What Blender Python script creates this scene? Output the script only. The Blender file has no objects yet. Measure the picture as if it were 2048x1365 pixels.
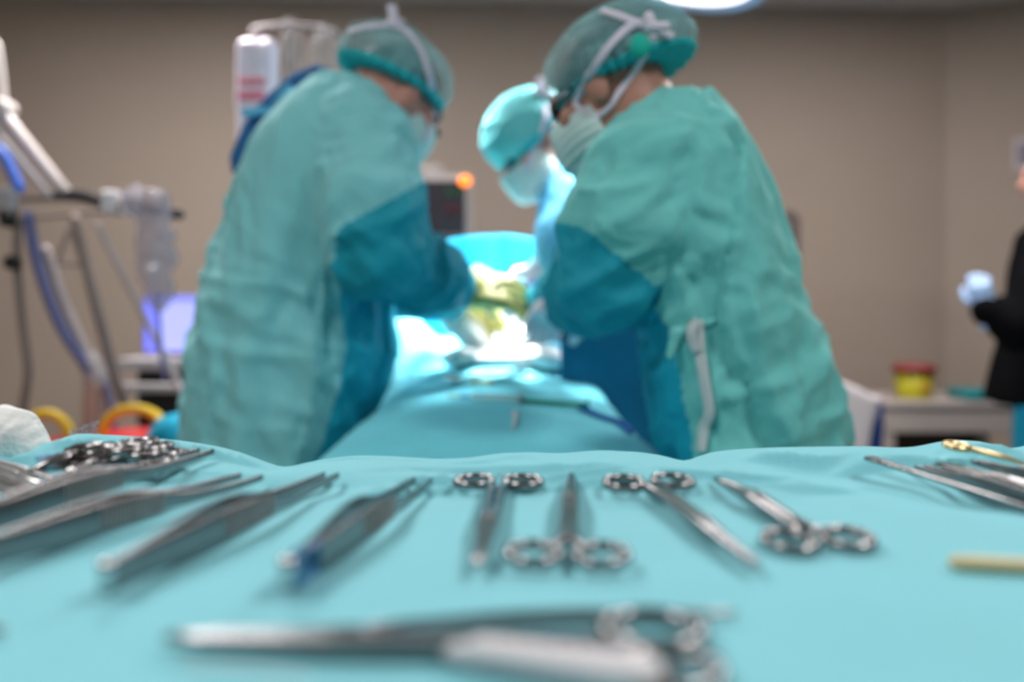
import bpy, math, random
import numpy as np
from mathutils import Vector, Matrix
from mathutils.bvhtree import BVHTree

random.seed(7)
SC = bpy.context.scene
COL = SC.collection
F = 1707.0          # focal length in pixels of the 2048 px frame (30 mm lens)
HY = 598.0          # pixel row of the horizon
ZC = 1.08           # camera height
TZ = 0.949          # top of the cloth on the instrument table


def P(px, py, d):
    return np.array([(px - 1024.0) * d / F, d, ZC + (HY - py) * d / F])


def nrm(v):
    v = np.asarray(v, float)
    return v / np.linalg.norm(v)


# ------------------------------------------------------------------ noise
def _hash(ix, iy, iz, seed):
    n = (ix * 374761393 + iy * 668265263 + iz * 2147483647 + seed * 974711) & 0xFFFFFFFF
    n = ((n ^ (n >> 13)) * 1274126177) & 0xFFFFFFFF
    n = (n ^ (n >> 16)) & 0xFFFFFFFF
    return n.astype(np.float64) / 2147483648.0 - 1.0


def vnoise(p, seed=0):
    p = np.asarray(p, float)
    i = np.floor(p).astype(np.int64)
    f = p - i
    f = f * f * f * (f * (f * 6 - 15) + 10)
    out = 0
    for dx in (0, 1):
        wx = f[:, 0] if dx else 1 - f[:, 0]
        for dy in (0, 1):
            wy = f[:, 1] if dy else 1 - f[:, 1]
            for dz in (0, 1):
                wz = f[:, 2] if dz else 1 - f[:, 2]
                out = out + wx * wy * wz * _hash(i[:, 0] + dx, i[:, 1] + dy, i[:, 2] + dz, seed)
    return out


def fold(co, axis, freq, stretch, seed):
    """creases running along axis"""
    a = nrm(axis)
    along = co @ a
    q = co - np.outer(along, a) * (1 - 1.0 / stretch)
    w = np.stack([vnoise(co * 5, seed + 51), vnoise(co * 5, seed + 52), vnoise(co * 5, seed + 53)], 1) * 0.03
    n = vnoise((q + w) * freq, seed)
    m = vnoise((q + w) * freq * 2.1, seed + 9)
    return (1 - 2 * np.abs(n)) * 0.7 + (1 - 2 * np.abs(m)) * 0.3


def sstep(a, b, x):
    t = np.clip((x - a) / (b - a), 0, 1)
    return t * t * (3 - 2 * t)


# ------------------------------------------------------------------ mesh output
def make_mesh(name, V, Fc, smooth=True):
    me = bpy.data.meshes.new(name)
    me.from_pydata([tuple(map(float, v)) for v in V], [], [tuple(map(int, f)) for f in Fc])
    me.validate()
    if smooth:
        me.polygons.foreach_set('use_smooth', [True] * len(me.polygons))
    me.update()
    return me


def obj(name, V, Fc, mat, parent=None, smooth=True):
    me = make_mesh(name, V, Fc, smooth)
    o = bpy.data.objects.new(name, me)
    COL.objects.link(o)
    if mat:
        me.materials.append(mat)
    if parent is not None:
        o.parent = parent
        r = parent
        while r.parent is not None:
            r = r.parent
        if r.get('_w'):
            o.matrix_parent_inverse = Matrix.Translation(-Vector(r['_w'])) if parent is r else Matrix.Identity(4)
    return o


def tag(o, label=None, cat=None, group=None, kind=None):
    if label: o['label'] = label
    if cat: o['category'] = cat
    if group: o['group'] = group
    if kind: o['kind'] = kind
    return o


def thing(name, label, cat, loc=(0, 0, 0), group=None, world=True):
    """an Empty at the base of the thing; parts are given in world space when world"""
    e = bpy.data.objects.new(name, None)
    e.empty_display_size = 0.05
    COL.objects.link(e)
    e.location = tuple(float(v) for v in loc)
    if world:
        e['_w'] = [float(v) for v in loc]
    return tag(e, label, cat, group)


# ------------------------------------------------------------------ SDF modelling
class Sdf:
    def __init__(s):
        s.p = []
        s.cuts = []

    def cone(s, a, b, ra, rb=None, k=0.02):
        a = np.array(a, float); b = np.array(b, float)
        rb = ra if rb is None else rb
        ab = b - a; L = max(ab @ ab, 1e-9)

        def f(p):
            t = np.clip(((p - a) @ ab) / L, 0, 1)
            return np.linalg.norm(p - a - t[..., None] * ab, axis=-1) - (ra + t * (rb - ra))
        m = max(ra, rb)
        s.p.append((np.minimum(a, b) - m, np.maximum(a, b) + m, f, k))
        return s

    def chain(s, pts, rs, k=0.02):
        for i in range(len(pts) - 1):
            s.cone(pts[i], pts[i + 1], rs[i], rs[i + 1], k)
        return s

    def ell(s, c, r, R=None, k=0.02):
        c = np.array(c, float); r = np.array(r, float)
        R = np.eye(3) if R is None else np.array(R, float)

        def f(p):
            q = (p - c) @ R
            k0 = np.linalg.norm(q / r, axis=-1); k1 = np.linalg.norm(q / (r * r), axis=-1)
            return k0 * (k0 - 1) / np.maximum(k1, 1e-6)
        m = np.abs(R) @ r
        s.p.append((c - m, c + m, f, k))
        return s

    def box(s, c, hf, rad, R=None, k=0.01):
        c = np.array(c, float); hf = np.array(hf, float)
        R = np.eye(3) if R is None else np.array(R, float)

        def f(p):
            q = np.abs((p - c) @ R) - (hf - rad)
            return np.linalg.norm(np.maximum(q, 0), axis=-1) + np.minimum(q.max(axis=-1), 0) - rad
        m = np.abs(R) @ hf
        s.p.append((c - m, c + m, f, k))
        return s

    def stack(s, secs, k=0.03, power=2.0):
        """secs: rows z, cx, cy, rx, ry from top to bottom"""
        A = np.array(secs, float); A = A[np.argsort(A[:, 0])]
        zz = np.linspace(A[0, 0], A[-1, 0], 160)
        cols = []
        for j in range(1, 5):
            y = np.interp(zz, A[:, 0], A[:, j])
            for _ in range(3):
                yy = np.convolve(np.pad(y, 3, mode='edge'), np.ones(7) / 7, 'valid')
                yy[:3] = y[:3]; yy[-3:] = y[-3:]
                y = yy
            cols.append(y)

        def f(p):
            z = p[..., 2]
            cx, cy, rx, ry = [np.interp(z, zz, c) for c in cols]
            e = (np.abs((p[..., 0] - cx) / rx) ** power + np.abs((p[..., 1] - cy) / ry) ** power) ** (1 / power)
            d = (e - 1) * np.minimum(rx, ry)
            return np.maximum(d, np.maximum(z - zz[-1], zz[0] - z))
        lo = np.array([(A[:, 1] - A[:, 3]).min(), (A[:, 2] - A[:, 4]).min(), zz[0]])
        hi = np.array([(A[:, 1] + A[:, 3]).max(), (A[:, 2] + A[:, 4]).max(), zz[-1]])
        s.p.append((lo, hi, f, k))
        s.cols = (zz, cols)
        return s

    def cut(s, fn):
        s.cuts.append(fn)
        return s

    def build(s, h):
        lo = np.min([q[0] for q in s.p], axis=0) - 4 * h
        hi = np.max([q[1] for q in s.p], axis=0) + 4 * h
        n = np.ceil((hi - lo) / h).astype(int) + 1
        V = np.full(n, 1.0)
        ax = [lo[i] + h * np.arange(n[i]) for i in range(3)]

        def sub(i0, i1):
            return np.stack(np.meshgrid(*[ax[i][i0[i]:i1[i]] for i in range(3)], indexing='ij'), -1)
        for (a, b, f, k) in s.p:
            m = k + 3 * h
            i0 = np.maximum(((a - m - lo) / h).astype(int), 0)
            i1 = np.minimum(((b + m - lo) / h).astype(int) + 2, n)
            sl = tuple(slice(i0[i], i1[i]) for i in range(3))
            d = f(sub(i0, i1)); v = V[sl]
            t = np.clip(0.5 + 0.5 * (d - v) / k, 0, 1)
            V[sl] = d * (1 - t) + v * t - k * t * (1 - t)
        for fn in s.cuts:
            V = np.maximum(V, fn(sub(np.zeros(3, int), n)))
        return surfnet(V, lo, h)


def surfnet(V, lo, h):
    S = V < 0
    nx, ny, nz = V.shape
    c = [(i, j, k) for i in (0, 1) for j in (0, 1) for k in (0, 1)]

    def sh(A, o):
        return A[o[0]:nx - 1 + o[0], o[1]:ny - 1 + o[1], o[2]:nz - 1 + o[2]]
    cnt = sum(sh(S, o).astype(np.int8) for o in c)
    I = np.argwhere((cnt > 0) & (cnt < 8))
    idx = -np.ones((nx - 1, ny - 1, nz - 1), np.int64)
    idx[tuple(I.T)] = np.arange(len(I))
    acc = np.zeros((len(I), 3)); num = np.zeros(len(I))
    val = {o: V[I[:, 0] + o[0], I[:, 1] + o[1], I[:, 2] + o[2]] for o in c}
    for o in c:
        for a in range(3):
            if o[a] == 0:
                o2 = tuple(1 if i == a else o[i] for i in range(3))
                v0, v1 = val[o], val[o2]
                m = (v0 < 0) != (v1 < 0)
                t = v0[m] / (v0[m] - v1[m])
                pt = np.tile(np.array(o, float), (m.sum(), 1)); pt[:, a] = t
                acc[m] += pt; num[m] += 1
    W = lo + h * (I + acc / num[:, None])
    faces = []
    for a in range(3):
        b, d = (a + 1) % 3, (a + 2) % 3
        s0 = [slice(None)] * 3; s1 = [slice(None)] * 3
        s0[a] = slice(0, -1); s1[a] = slice(1, None)
        E = np.argwhere(S[tuple(s0)] != S[tuple(s1)])
        E = E[(E[:, b] > 0) & (E[:, d] > 0) & (E[:, b] < V.shape[b] - 1) & (E[:, d] < V.shape[d] - 1)]
        ub = np.zeros(3, int); ub[b] = 1
        ud = np.zeros(3, int); ud[d] = 1
        q = np.stack([idx[tuple((E - ub - ud).T)], idx[tuple((E - ud).T)], idx[tuple(E.T)], idx[tuple((E - ub).T)]], 1)
        ins = S[tuple(E.T)]
        q[~ins] = q[~ins][:, ::-1]
        faces.append(q)
    Q = np.concatenate(faces)
    Q = Q[(Q >= 0).all(1)]
    return W, Q


def vnormals(V, Q):
    n = np.cross(V[Q[:, 2]] - V[Q[:, 0]], V[Q[:, 3]] - V[Q[:, 1]])
    N = np.zeros_like(V)
    for j in range(4):
        np.add.at(N, Q[:, j], n)
    return N / np.maximum(np.linalg.norm(N, axis=1), 1e-9)[:, None]


def relax(V, Q, it=2, keep=None):
    for _ in range(it):
        A = np.zeros_like(V); c = np.zeros(len(V))
        for i, j in ((0, 1), (1, 2), (2, 3), (3, 0)):
            np.add.at(A, Q[:, i], V[Q[:, j]]); np.add.at(c, Q[:, i], 1)
            np.add.at(A, Q[:, j], V[Q[:, i]]); np.add.at(c, Q[:, j], 1)
        V = 0.5 * V + 0.5 * A / np.maximum(c, 1)[:, None]
    return V


def snap(V, Q, g, keep=None):
    """slide the vertices nearest to the line g = 0 onto it, so that a seam runs smooth"""
    V = V.copy(); g = g.copy()
    best = np.full(len(V), .55); tgt = V.copy()
    for i, j in ((0, 1), (1, 2), (2, 3), (3, 0)):
        for a, b in ((Q[:, i], Q[:, j]), (Q[:, j], Q[:, i])):
            m = (g[a] > 0) != (g[b] > 0)
            if keep is not None: m &= keep[a] & keep[b]
            aa, bb = a[m], b[m]
            t = g[aa] / (g[aa] - g[bb])
            o = np.argsort(-t)
            aa, bb, t = aa[o], bb[o], t[o]
            ok = t < best[aa]
            aa, bb, t = aa[ok], bb[ok], t[ok]
            best[aa] = t
            tgt[aa] = V[aa] + t[:, None] * (V[bb] - V[aa])
    mv = best < .55
    g[mv] = 0
    return tgt, g


def part_of(V, Q, mask):
    q = Q[mask]
    u, inv = np.unique(q, return_inverse=True)
    return V[u], inv.reshape(q.shape)


# ------------------------------------------------------------------ lofts, tubes, boxes
def loft(pts, ws, hs, up=(0, 0, 1), n=12, power=2.6, cap=True, round_ends=True):
    pts = [np.array(p, float) for p in pts]
    ws = list(ws); hs = list(hs)
    if round_ends:
        d0 = nrm(pts[0] - pts[1]); d1 = nrm(pts[-1] - pts[-2])
        r0 = min(ws[0], hs[0]) / 2; r1 = min(ws[-1], hs[-1]) / 2
        pts = [pts[0] + d0 * r0] + pts + [pts[-1] + d1 * r1]
        ws = [ws[0] * .45] + ws + [ws[-1] * .45]; hs = [hs[0] * .45] + hs + [hs[-1] * .45]
    V, Q = [], []
    m = len(pts)
    for i, p in enumerate(pts):
        t = nrm(pts[min(i + 1, m - 1)] - pts[max(i - 1, 0)])
        s = np.cross(t, up)
        if np.linalg.norm(s) < 1e-4:
            s = np.cross(t, (1, 0, 0))
        s = nrm(s); u = np.cross(s, t)
        for k in range(n):
            a = 2 * math.pi * (k + .5) / n
            ca, sa = math.cos(a), math.sin(a)
            x = math.copysign(abs(ca) ** (2 / power), ca); y = math.copysign(abs(sa) ** (2 / power), sa)
            V.append(p + s * x * ws[i] / 2 + u * y * hs[i] / 2)
    for i in range(m - 1):
        for k in range(n):
            Q.append((i * n + k, i * n + (k + 1) % n, (i + 1) * n + (k + 1) % n, (i + 1) * n + k))
    if cap:
        Q.append(tuple(range(n - 1, -1, -1)))
        Q.append(tuple(range((m - 1) * n, m * n)))
    return V, Q


def merge(*parts):
    V, Q = [], []
    for v, q in parts:
        o = len(V)
        V += [np.array(x, float) for x in v]
        Q += [tuple(int(i) + o for i in f) for f in q]
    return V, Q


def smooth_path(pts, n=8):
    pts = [np.array(p, float) for p in pts]
    out = []
    for i in range(len(pts) - 1):
        p0 = pts[max(i - 1, 0)]; p1 = pts[i]; p2 = pts[i + 1]; p3 = pts[min(i + 2, len(pts) - 1)]
        for k in range(n):
            t = k / n
            out.append(.5 * ((2 * p1) + (p2 - p0) * t + (2 * p0 - 5 * p1 + 4 * p2 - p3) * t * t + (3 * p1 - p0 - 3 * p2 + p3) * t ** 3))
    out.append(pts[-1])
    return out


def tube(pts, r, n=12, path=8):
    p = smooth_path(pts, path) if path else [np.array(q, float) for q in pts]
    rr = np.interp(np.linspace(0, 1, len(p)), np.linspace(0, 1, len(r)), r) if hasattr(r, '__len__') else [r] * len(p)
    return loft(p, [2 * x for x in rr], [2 * x for x in rr], up=(0.13, 0.21, 0.97), n=n, power=2)


def corrugated(pts, r, pitch=0.012):
    p = smooth_path(pts, 24)
    L = np.concatenate([[0], np.cumsum([np.linalg.norm(p[i + 1] - p[i]) for i in range(len(p) - 1)])])
    m = int(L[-1] / pitch * 4)
    s = np.linspace(0, L[-1], m)
    q = np.stack([np.interp(s, L, [v[i] for v in p]) for i in range(3)], 1)
    rr = [r * (1 + .12 * math.sin(i * math.pi / 2)) for i in range(m)]
    return loft(list(q), [2 * x for x in rr], [2 * x for x in rr], up=(0.13, 0.21, 0.97), n=12, power=2)


def torus(c, a, b, r, n=40, m=10, R=None, rz=None):
    """elliptic ring in the local xy plane"""
    V, Q = [], []
    R = np.eye(3) if R is None else np.array(R)
    rz = rz or r
    for i in range(n):
        t = 2 * math.pi * i / n
        nx, ny = math.cos(t) * b, math.sin(t) * a
        l = math.hypot(nx, ny); nx /= l; ny /= l
        for j in range(m):
            f = 2 * math.pi * j / m
            q = np.array([a * math.cos(t) + nx * r * math.cos(f), b * math.sin(t) + ny * r * math.cos(f), rz * math.sin(f)])
            V.append(np.array(c) + R @ q)
    for i in range(n):
        for j in range(m):
            Q.append((i * m + j, ((i + 1) % n) * m + j, ((i + 1) % n) * m + (j + 1) % m, i * m + (j + 1) % m))
    return V, Q


def lathe(c, prof, n=32, axis=(0, 0, 1)):
    a = nrm(axis)
    s = nrm(np.cross(a, (0.3, 1, 0.1))); u = np.cross(a, s)
    V, Q = [], []
    for (r, z) in prof:
        for k in range(n):
            t = 2 * math.pi * k / n
            V.append(np.array(c, float) + a * z + (s * math.cos(t) + u * math.sin(t)) * max(r, 1e-5))
    m = len(prof)
    for i in range(m - 1):
        for k in range(n):
            Q.append((i * n + k, i * n + (k + 1) % n, (i + 1) * n + (k + 1) % n, (i + 1) * n + k))
    Q.append(tuple(range(n - 1, -1, -1)))
    Q.append(tuple(range((m - 1) * n, m * n)))
    return V, Q


def rbox(c, hf, bev=0.005, R=None):
    """box with chamfered edges"""
    c = np.array(c, float); hf = np.array(hf, float)
    R = np.eye(3) if R is None else np.array(R, float)
    b = min(bev, hf.min() * .9)
    V = []; key = {}
    for sx in (-1, 1):
        for sy in (-1, 1):
            for sz in (-1, 1):
                s = np.array([sx, sy, sz])
                for a in range(3):
                    q = s * (hf - b); q[a] = s[a] * hf[a]
                    key[(sx, sy, sz, a)] = len(V); V.append(c + R @ q)
    Q = []
    for a in range(3):
        x, y = (a + 1) % 3, (a + 2) % 3
        for s in (-1, 1):
            loop = []
            for (p, q) in ((-1, -1), (1, -1), (1, 1), (-1, 1)):
                t = [0, 0, 0]; t[a] = s; t[x] = p; t[y] = q
                loop.append(key[(*t, a)])
            Q.append(tuple(loop if s > 0 else loop[::-1]))
    for a in range(3):
        x, y = (a + 1) % 3, (a + 2) % 3
        for p in (-1, 1):
            for q in (-1, 1):
                t0 = [0, 0, 0]; t1 = [0, 0, 0]
                t0[a] = -1; t1[a] = 1; t0[x] = t1[x] = p; t0[y] = t1[y] = q
                f = (key[(*t0, x)], key[(*t0, y)], key[(*t1, y)], key[(*t1, x)])
                Q.append(f if p * q < 0 else f[::-1])
    for sx in (-1, 1):
        for sy in (-1, 1):
            for sz in (-1, 1):
                f = tuple(key[(sx, sy, sz, a)] for a in range(3))
                Q.append(f if sx * sy * sz > 0 else f[::-1])
    return V, Q


def ribbon(pts, nors, w, th=0.0012, path=8):
    """a thin strap that follows points, lying against the surface of the given normals"""
    p = smooth_path(pts, path); nn = smooth_path(nors, path)
    V, Q = [], []
    m = len(p)
    for i in range(m):
        t = nrm(p[min(i + 1, m - 1)] - p[max(i - 1, 0)])
        n = nrm(nn[i] - t * (nn[i] @ t)); s = np.cross(t, n)
        for (x, y) in ((-1, -1), (-.4, -1), (.4, -1), (1, -1), (1, 1), (.4, 1), (-.4, 1), (-1, 1)):
            V.append(p[i] + s * x * w / 2 + n * y * th)
    for i in range(m - 1):
        for k in range(8):
            Q.append((i * 8 + k, i * 8 + (k + 1) % 8, (i + 1) * 8 + (k + 1) % 8, (i + 1) * 8 + k))
    Q.append(tuple(range(7, -1, -1))); Q.append(tuple(range((m - 1) * 8, m * 8)))
    return V, Q


def bvh_of(*meshes):
    V, Q = merge(*meshes)
    return BVHTree.FromPolygons([tuple(v) for v in V], [tuple(q) for q in Q])


def on_surface(tree, px, py, off=0.004, fallback=2.0):
    """where a strap seen at a spot of the photograph touches the cap or face it lies on"""
    o = Vector((0, 0, ZC)); d = Vector(tuple(P(px, py, 1.0) - np.array([0, 0, ZC]))).normalized()
    hit, n, _, _ = tree.ray_cast(o, d)
    if hit is None:
        q = P(px, py, fallback)
        hit, n, _, _ = tree.find_nearest(Vector(tuple(q)))
    n = np.array(n)
    if n @ np.array(d) > 0: n = -n
    return np.array(hit) + n * off, n


# ------------------------------------------------------------------ materials
def srgb(r, g, b):
    def f(c):
        c /= 255.0
        return c / 12.92 if c <= .04045 else ((c + .055) / 1.055) ** 2.4
    return (f(r), f(g), f(b), 1)


def mat(name, col, rough=.5, metal=0, var=0.0, vscale=8, bump=0.0, bscale=60, stretch=(1, 1, 1), alpha=1, trans=0, ior=1.45,
        emit=None, estr=0, spec=.5, sheen=0, sss=0, coat=0):
    m = bpy.data.materials.new(name); m.use_nodes = True
    nt = m.node_tree; b = nt.nodes['Principled BSDF']
    b.inputs['Base Color'].default_value = col
    b.inputs['Roughness'].default_value = rough
    b.inputs['Metallic'].default_value = metal
    b.inputs['IOR'].default_value = ior
    b.inputs['Alpha'].default_value = alpha
    b.inputs['Specular IOR Level'].default_value = spec
    b.inputs['Transmission Weight'].default_value = trans
    b.inputs['Sheen Weight'].default_value = sheen
    b.inputs['Coat Weight'].default_value = coat
    if sss:
        b.inputs['Subsurface Weight'].default_value = sss
        b.inputs['Subsurface Radius'].default_value = (.012, .005, .003)
    if emit:
        b.inputs['Emission Color'].default_value = emit
        b.inputs['Emission Strength'].default_value = estr
    tc = nt.nodes.new('ShaderNodeTexCoord')
    mp = nt.nodes.new('ShaderNodeMapping'); mp.inputs['Scale'].default_value = stretch
    nt.links.new(tc.outputs['Object'], mp.inputs['Vector'])
    if var:
        n = nt.nodes.new('ShaderNodeTexNoise'); n.inputs['Scale'].default_value = vscale; n.inputs['Detail'].default_value = 5
        nt.links.new(mp.outputs[0], n.inputs['Vector'])
        r = nt.nodes.new('ShaderNodeValToRGB')
        c = np.array(col[:3])
        r.color_ramp.elements[0].position = .3; r.color_ramp.elements[1].position = .7
        r.color_ramp.elements[0].color = (*(c * (1 - var)), 1)
        r.color_ramp.elements[1].color = (*np.minimum(c * (1 + var), 1), 1)
        nt.links.new(n.outputs['Fac'], r.inputs['Fac'])
        nt.links.new(r.outputs['Color'], b.inputs['Base Color'])
    if bump:
        n2 = nt.nodes.new('ShaderNodeTexNoise'); n2.inputs['Scale'].default_value = bscale; n2.inputs['Detail'].default_value = 4
        nt.links.new(mp.outputs[0], n2.inputs['Vector'])
        bp = nt.nodes.new('ShaderNodeBump'); bp.inputs['Strength'].default_value = bump; bp.inputs['Distance'].default_value = .004
        nt.links.new(n2.outputs['Fac'], bp.inputs['Height'])
        nt.links.new(bp.outputs['Normal'], b.inputs['Normal'])
    return m


M = {}
M['wall'] = mat('wall_paint', srgb(172, 155, 143), .75, var=.015, vscale=3, bump=.05, bscale=120)
M['ceil'] = mat('ceiling_paint', srgb(205, 198, 196), .8, var=.02)
M['floor'] = mat('floor_vinyl', srgb(120, 128, 122), .35, var=.08, vscale=30)
M['table_cloth'] = mat('table_drape_fabric', srgb(128, 200, 212), .9, var=.03, vscale=14, bump=.22, bscale=420, sheen=.1)
M['patient_cloth'] = mat('patient_drape_fabric', srgb(108, 210, 226), .9, var=.05, vscale=9, bump=.25, bscale=300, sheen=.1)
M['screen_cloth'] = mat('screen_drape_fabric', srgb(0, 142, 172), .85, var=.05, vscale=7, bump=.2, bscale=260)
M['gown_a'] = mat('gown_cotton', srgb(128, 202, 208), .92, var=.06, vscale=6, bump=.35, bscale=90, stretch=(1, 1, .5), sheen=.15)
M['gown_b'] = mat('gown_cotton_green', srgb(110, 196, 194), .92, var=.06, vscale=6, bump=.35, bscale=90, stretch=(1, 1, .5), sheen=.15)
M['gown_blue'] = mat('gown_coated_front', srgb(0, 160, 186), .7, var=.05, vscale=5, bump=.3, bscale=50)
M['sleeve_blue'] = mat('gown_coated_sleeve', srgb(0, 150, 172), .7, var=.05, vscale=5, bump=.3, bscale=50)
M['gown_c'] = mat('gown_light_blue', srgb(92, 176, 214), .85, var=.04, vscale=5, bump=.3, bscale=50)
M['scrub_blue'] = mat('scrub_navy_blue', srgb(40, 98, 150), .9, var=.05)
M['cap'] = mat('cap_nonwoven', srgb(150, 214, 222), .8, var=.40, vscale=11, bump=.8, bscale=24, alpha=.36)
M['cap_rim'] = mat('cap_elastic_rim', srgb(30, 176, 184), .8, bump=.5, bscale=80)
M['cap_c'] = mat('cap_green', srgb(105, 200, 202), .8, var=.08, vscale=10, bump=.4, bscale=40)
M['mask'] = mat('mask_nonwoven', srgb(200, 226, 224), .85, bump=.3, bscale=50, stretch=(1, 1, 3))
M['tie'] = mat('white_tie', srgb(216, 212, 228), .8, bump=.2, bscale=100)
M['tie_cloth'] = mat('white_cotton_tape', srgb(196, 204, 206), .9, bump=.3, bscale=100)
M['skin'] = mat('skin', srgb(196, 138, 124), .5, var=.06, vscale=20, sss=.15)
M['skin_tan'] = mat('skin_tan', srgb(178, 128, 112), .5, var=.06, vscale=20, sss=.15)
M['hair'] = mat('dark_hair', srgb(34, 28, 28), .6, bump=.5, bscale=120)
M['eye'] = mat('eye', srgb(60, 50, 48), .2)
M['lens'] = mat('dark_lens', srgb(36, 36, 42), .15)
M['glove_ol'] = mat('olive_latex', srgb(186, 178, 104), .45, var=.06, vscale=25)
M['glove_wh'] = mat('white_latex', srgb(222, 216, 226), .45, var=.03)
M['glove_bl'] = mat('pale_blue_latex', srgb(176, 204, 244), .5, var=.04)
M['shoe'] = mat('shoe_rubber', srgb(60, 64, 70), .6)
M['black'] = mat('black_fleece', srgb(11, 10, 13), .95, bump=.3, spec=.08)
M['teal_trouser'] = mat('teal_trouser', srgb(0, 140, 172), .9, bump=.2)
M['steel'] = mat('surgical_steel', (.33, .315, .32, 1), .22, 1, var=.06, vscale=60, bump=.03, bscale=500)
M['steel_sat'] = mat('satin_steel', (.27, .255, .26, 1), .27, 1, var=.06, vscale=90, bump=.05, bscale=700)
M['steel_bright'] = mat('polished_steel', (.66, .64, .64, 1), .16, 1)
M['steel_grip'] = mat('serrated_steel', (.30, .29, .285, 1), .40, 1, bump=.8, bscale=900)
M['gold'] = mat('gold_plate', (.75, .58, .30, 1), .3, 1)
M['blue_band'] = mat('blue_reflection', srgb(38, 128, 190), .4)
M['beige'] = mat('cream_plastic', srgb(222, 202, 156), .5, var=.03)
M['white_pl'] = mat('white_plastic', srgb(226, 222, 226), .45, var=.02)
M['gauze'] = mat('white_gauze', srgb(244, 244, 242), .95, var=.02, vscale=60, bump=.5, bscale=260)
M['clear'] = mat('clear_film', srgb(235, 238, 248), .08, trans=.8, alpha=.3, ior=1.3)
M['bluefilm'] = mat('blue_clear_film', srgb(150, 170, 225), .15, trans=.4, alpha=.4, ior=1.3)
M['grey_pl'] = mat('grey_plastic', srgb(178, 170, 172), .5, var=.02)
M['cream_metal'] = mat('cream_enamel', srgb(214, 200, 196), .4)
M['dark_pl'] = mat('black_plastic', srgb(24, 22, 24), .5)
M['foam'] = mat('black_foam_grip', srgb(44, 42, 46), .9, bump=.4, bscale=80)
M['hose_bl'] = mat('blue_grey_hose', srgb(104, 106, 150), .5)
M['hose_be'] = mat('taupe_hose', srgb(138, 122, 116), .6)
M['hose_wh'] = mat('clear_white_hose', srgb(186, 172, 172), .4)
M['blue_tube'] = mat('blue_tube', srgb(80, 118, 216), .4)
M['blue_cord'] = mat('blue_cord', srgb(0, 86, 170), .5)
M['red'] = mat('red_plastic', srgb(212, 34, 36), .45, var=.03)
M['yellow'] = mat('yellow_plastic', srgb(222, 178, 44), .4)
M['sharps'] = mat('yellow_bin_plastic', srgb(184, 174, 34), .5, var=.02)
M['lid'] = mat('maroon_lid', srgb(136, 52, 52), .5)
M['lab'] = mat('orange_label', srgb(196, 150, 50), .6)
M['chair'] = mat('white_shell', srgb(222, 212, 216), .45)
M['chair_bl'] = mat('navy_padding', srgb(10, 60, 130), .8)
M['cab'] = mat('grey_white_laminate', srgb(176, 164, 160), .5)
M['tray'] = mat('teal_tray', srgb(0, 128, 134), .5)
M['frame'] = mat('grey_painted_metal', srgb(96, 84, 84), .45)
M['scr_off'] = mat('dark_screen', srgb(54, 46, 52), .25)
M['pl_mon'] = mat('monitor_case', srgb(172, 162, 158), .5)
M['bag_label'] = mat('pink_print', srgb(226, 120, 140), .6)
M['bag_white'] = mat('milky_fluid_bag', srgb(226, 216, 232), .3)
M['bag_clear'] = mat('clear_fluid_bag', srgb(214, 206, 206), .15, trans=.5, alpha=.42, ior=1.2)
M['green_pl'] = mat('green_plunger', srgb(0, 142, 108), .4)
M['syr'] = mat('clear_barrel', srgb(196, 222, 222), .2, trans=.3, alpha=.6)
M['pen'] = mat('purple_blue_pen', srgb(72, 84, 190), .4)
M['wound'] = mat('wound_red', srgb(196, 40, 36), .3)
M['antiseptic'] = mat('antiseptic_skin', srgb(214, 160, 110), .5, sss=.1)
M['lampshell'] = mat('lamp_shell', srgb(170, 172, 190), .35)
M['lampface'] = mat('lamp_face', srgb(240, 240, 245), .4, emit=(1, .98, 1, 1), estr=2.2)
M['screen_on'] = mat('lit_blue_screen', srgb(120, 120, 220), .3, emit=srgb(186, 192, 255), estr=.95)
M['screen_bar'] = mat('lit_blue_sidebar', srgb(90, 90, 220), .3, emit=srgb(128, 138, 250), estr=.95)
M['alarm'] = mat('orange_alarm', srgb(255, 140, 40), .3, emit=srgb(255, 128, 30), estr=2.4)
M['trace_g'] = mat('green_trace', srgb(30, 120, 70), .3, emit=srgb(40, 150, 80), estr=.06)
M['trace_r'] = mat('red_trace', srgb(120, 40, 40), .3, emit=srgb(170, 50, 50), estr=.06)
M['tube_lamp'] = mat('ceiling_diffuser', srgb(240, 240, 240), .5, emit=(1, .98, .97, 1), estr=2.0)
M['plate'] = mat('switch_plate', srgb(196, 184, 190), .5)
M['plate_in'] = mat('switch_rocker', srgb(130, 122, 140), .5)
M['thread'] = mat('white_thread', srgb(236, 236, 240), .6)

# ================================================================== ROOM
WL, WR = -3.6, 4.4
YF = -2.4
HC = 2.68


def quad_wall(name, pts, m):
    """a slab given by its footprint corners (inner edge first) from floor to ceiling"""
    V = [(x, y, 0) for x, y in pts] + [(x, y, HC) for x, y in pts]
    n = len(pts)
    Q = [tuple(range(n - 1, -1, -1)), tuple(range(n, 2 * n))]
    for i in range(n):
        Q.append((i, (i + 1) % n, n + (i + 1) % n, n + i))
    o = obj(name, V, Q, m, smooth=False)
    return tag(o, kind='structure')


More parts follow.
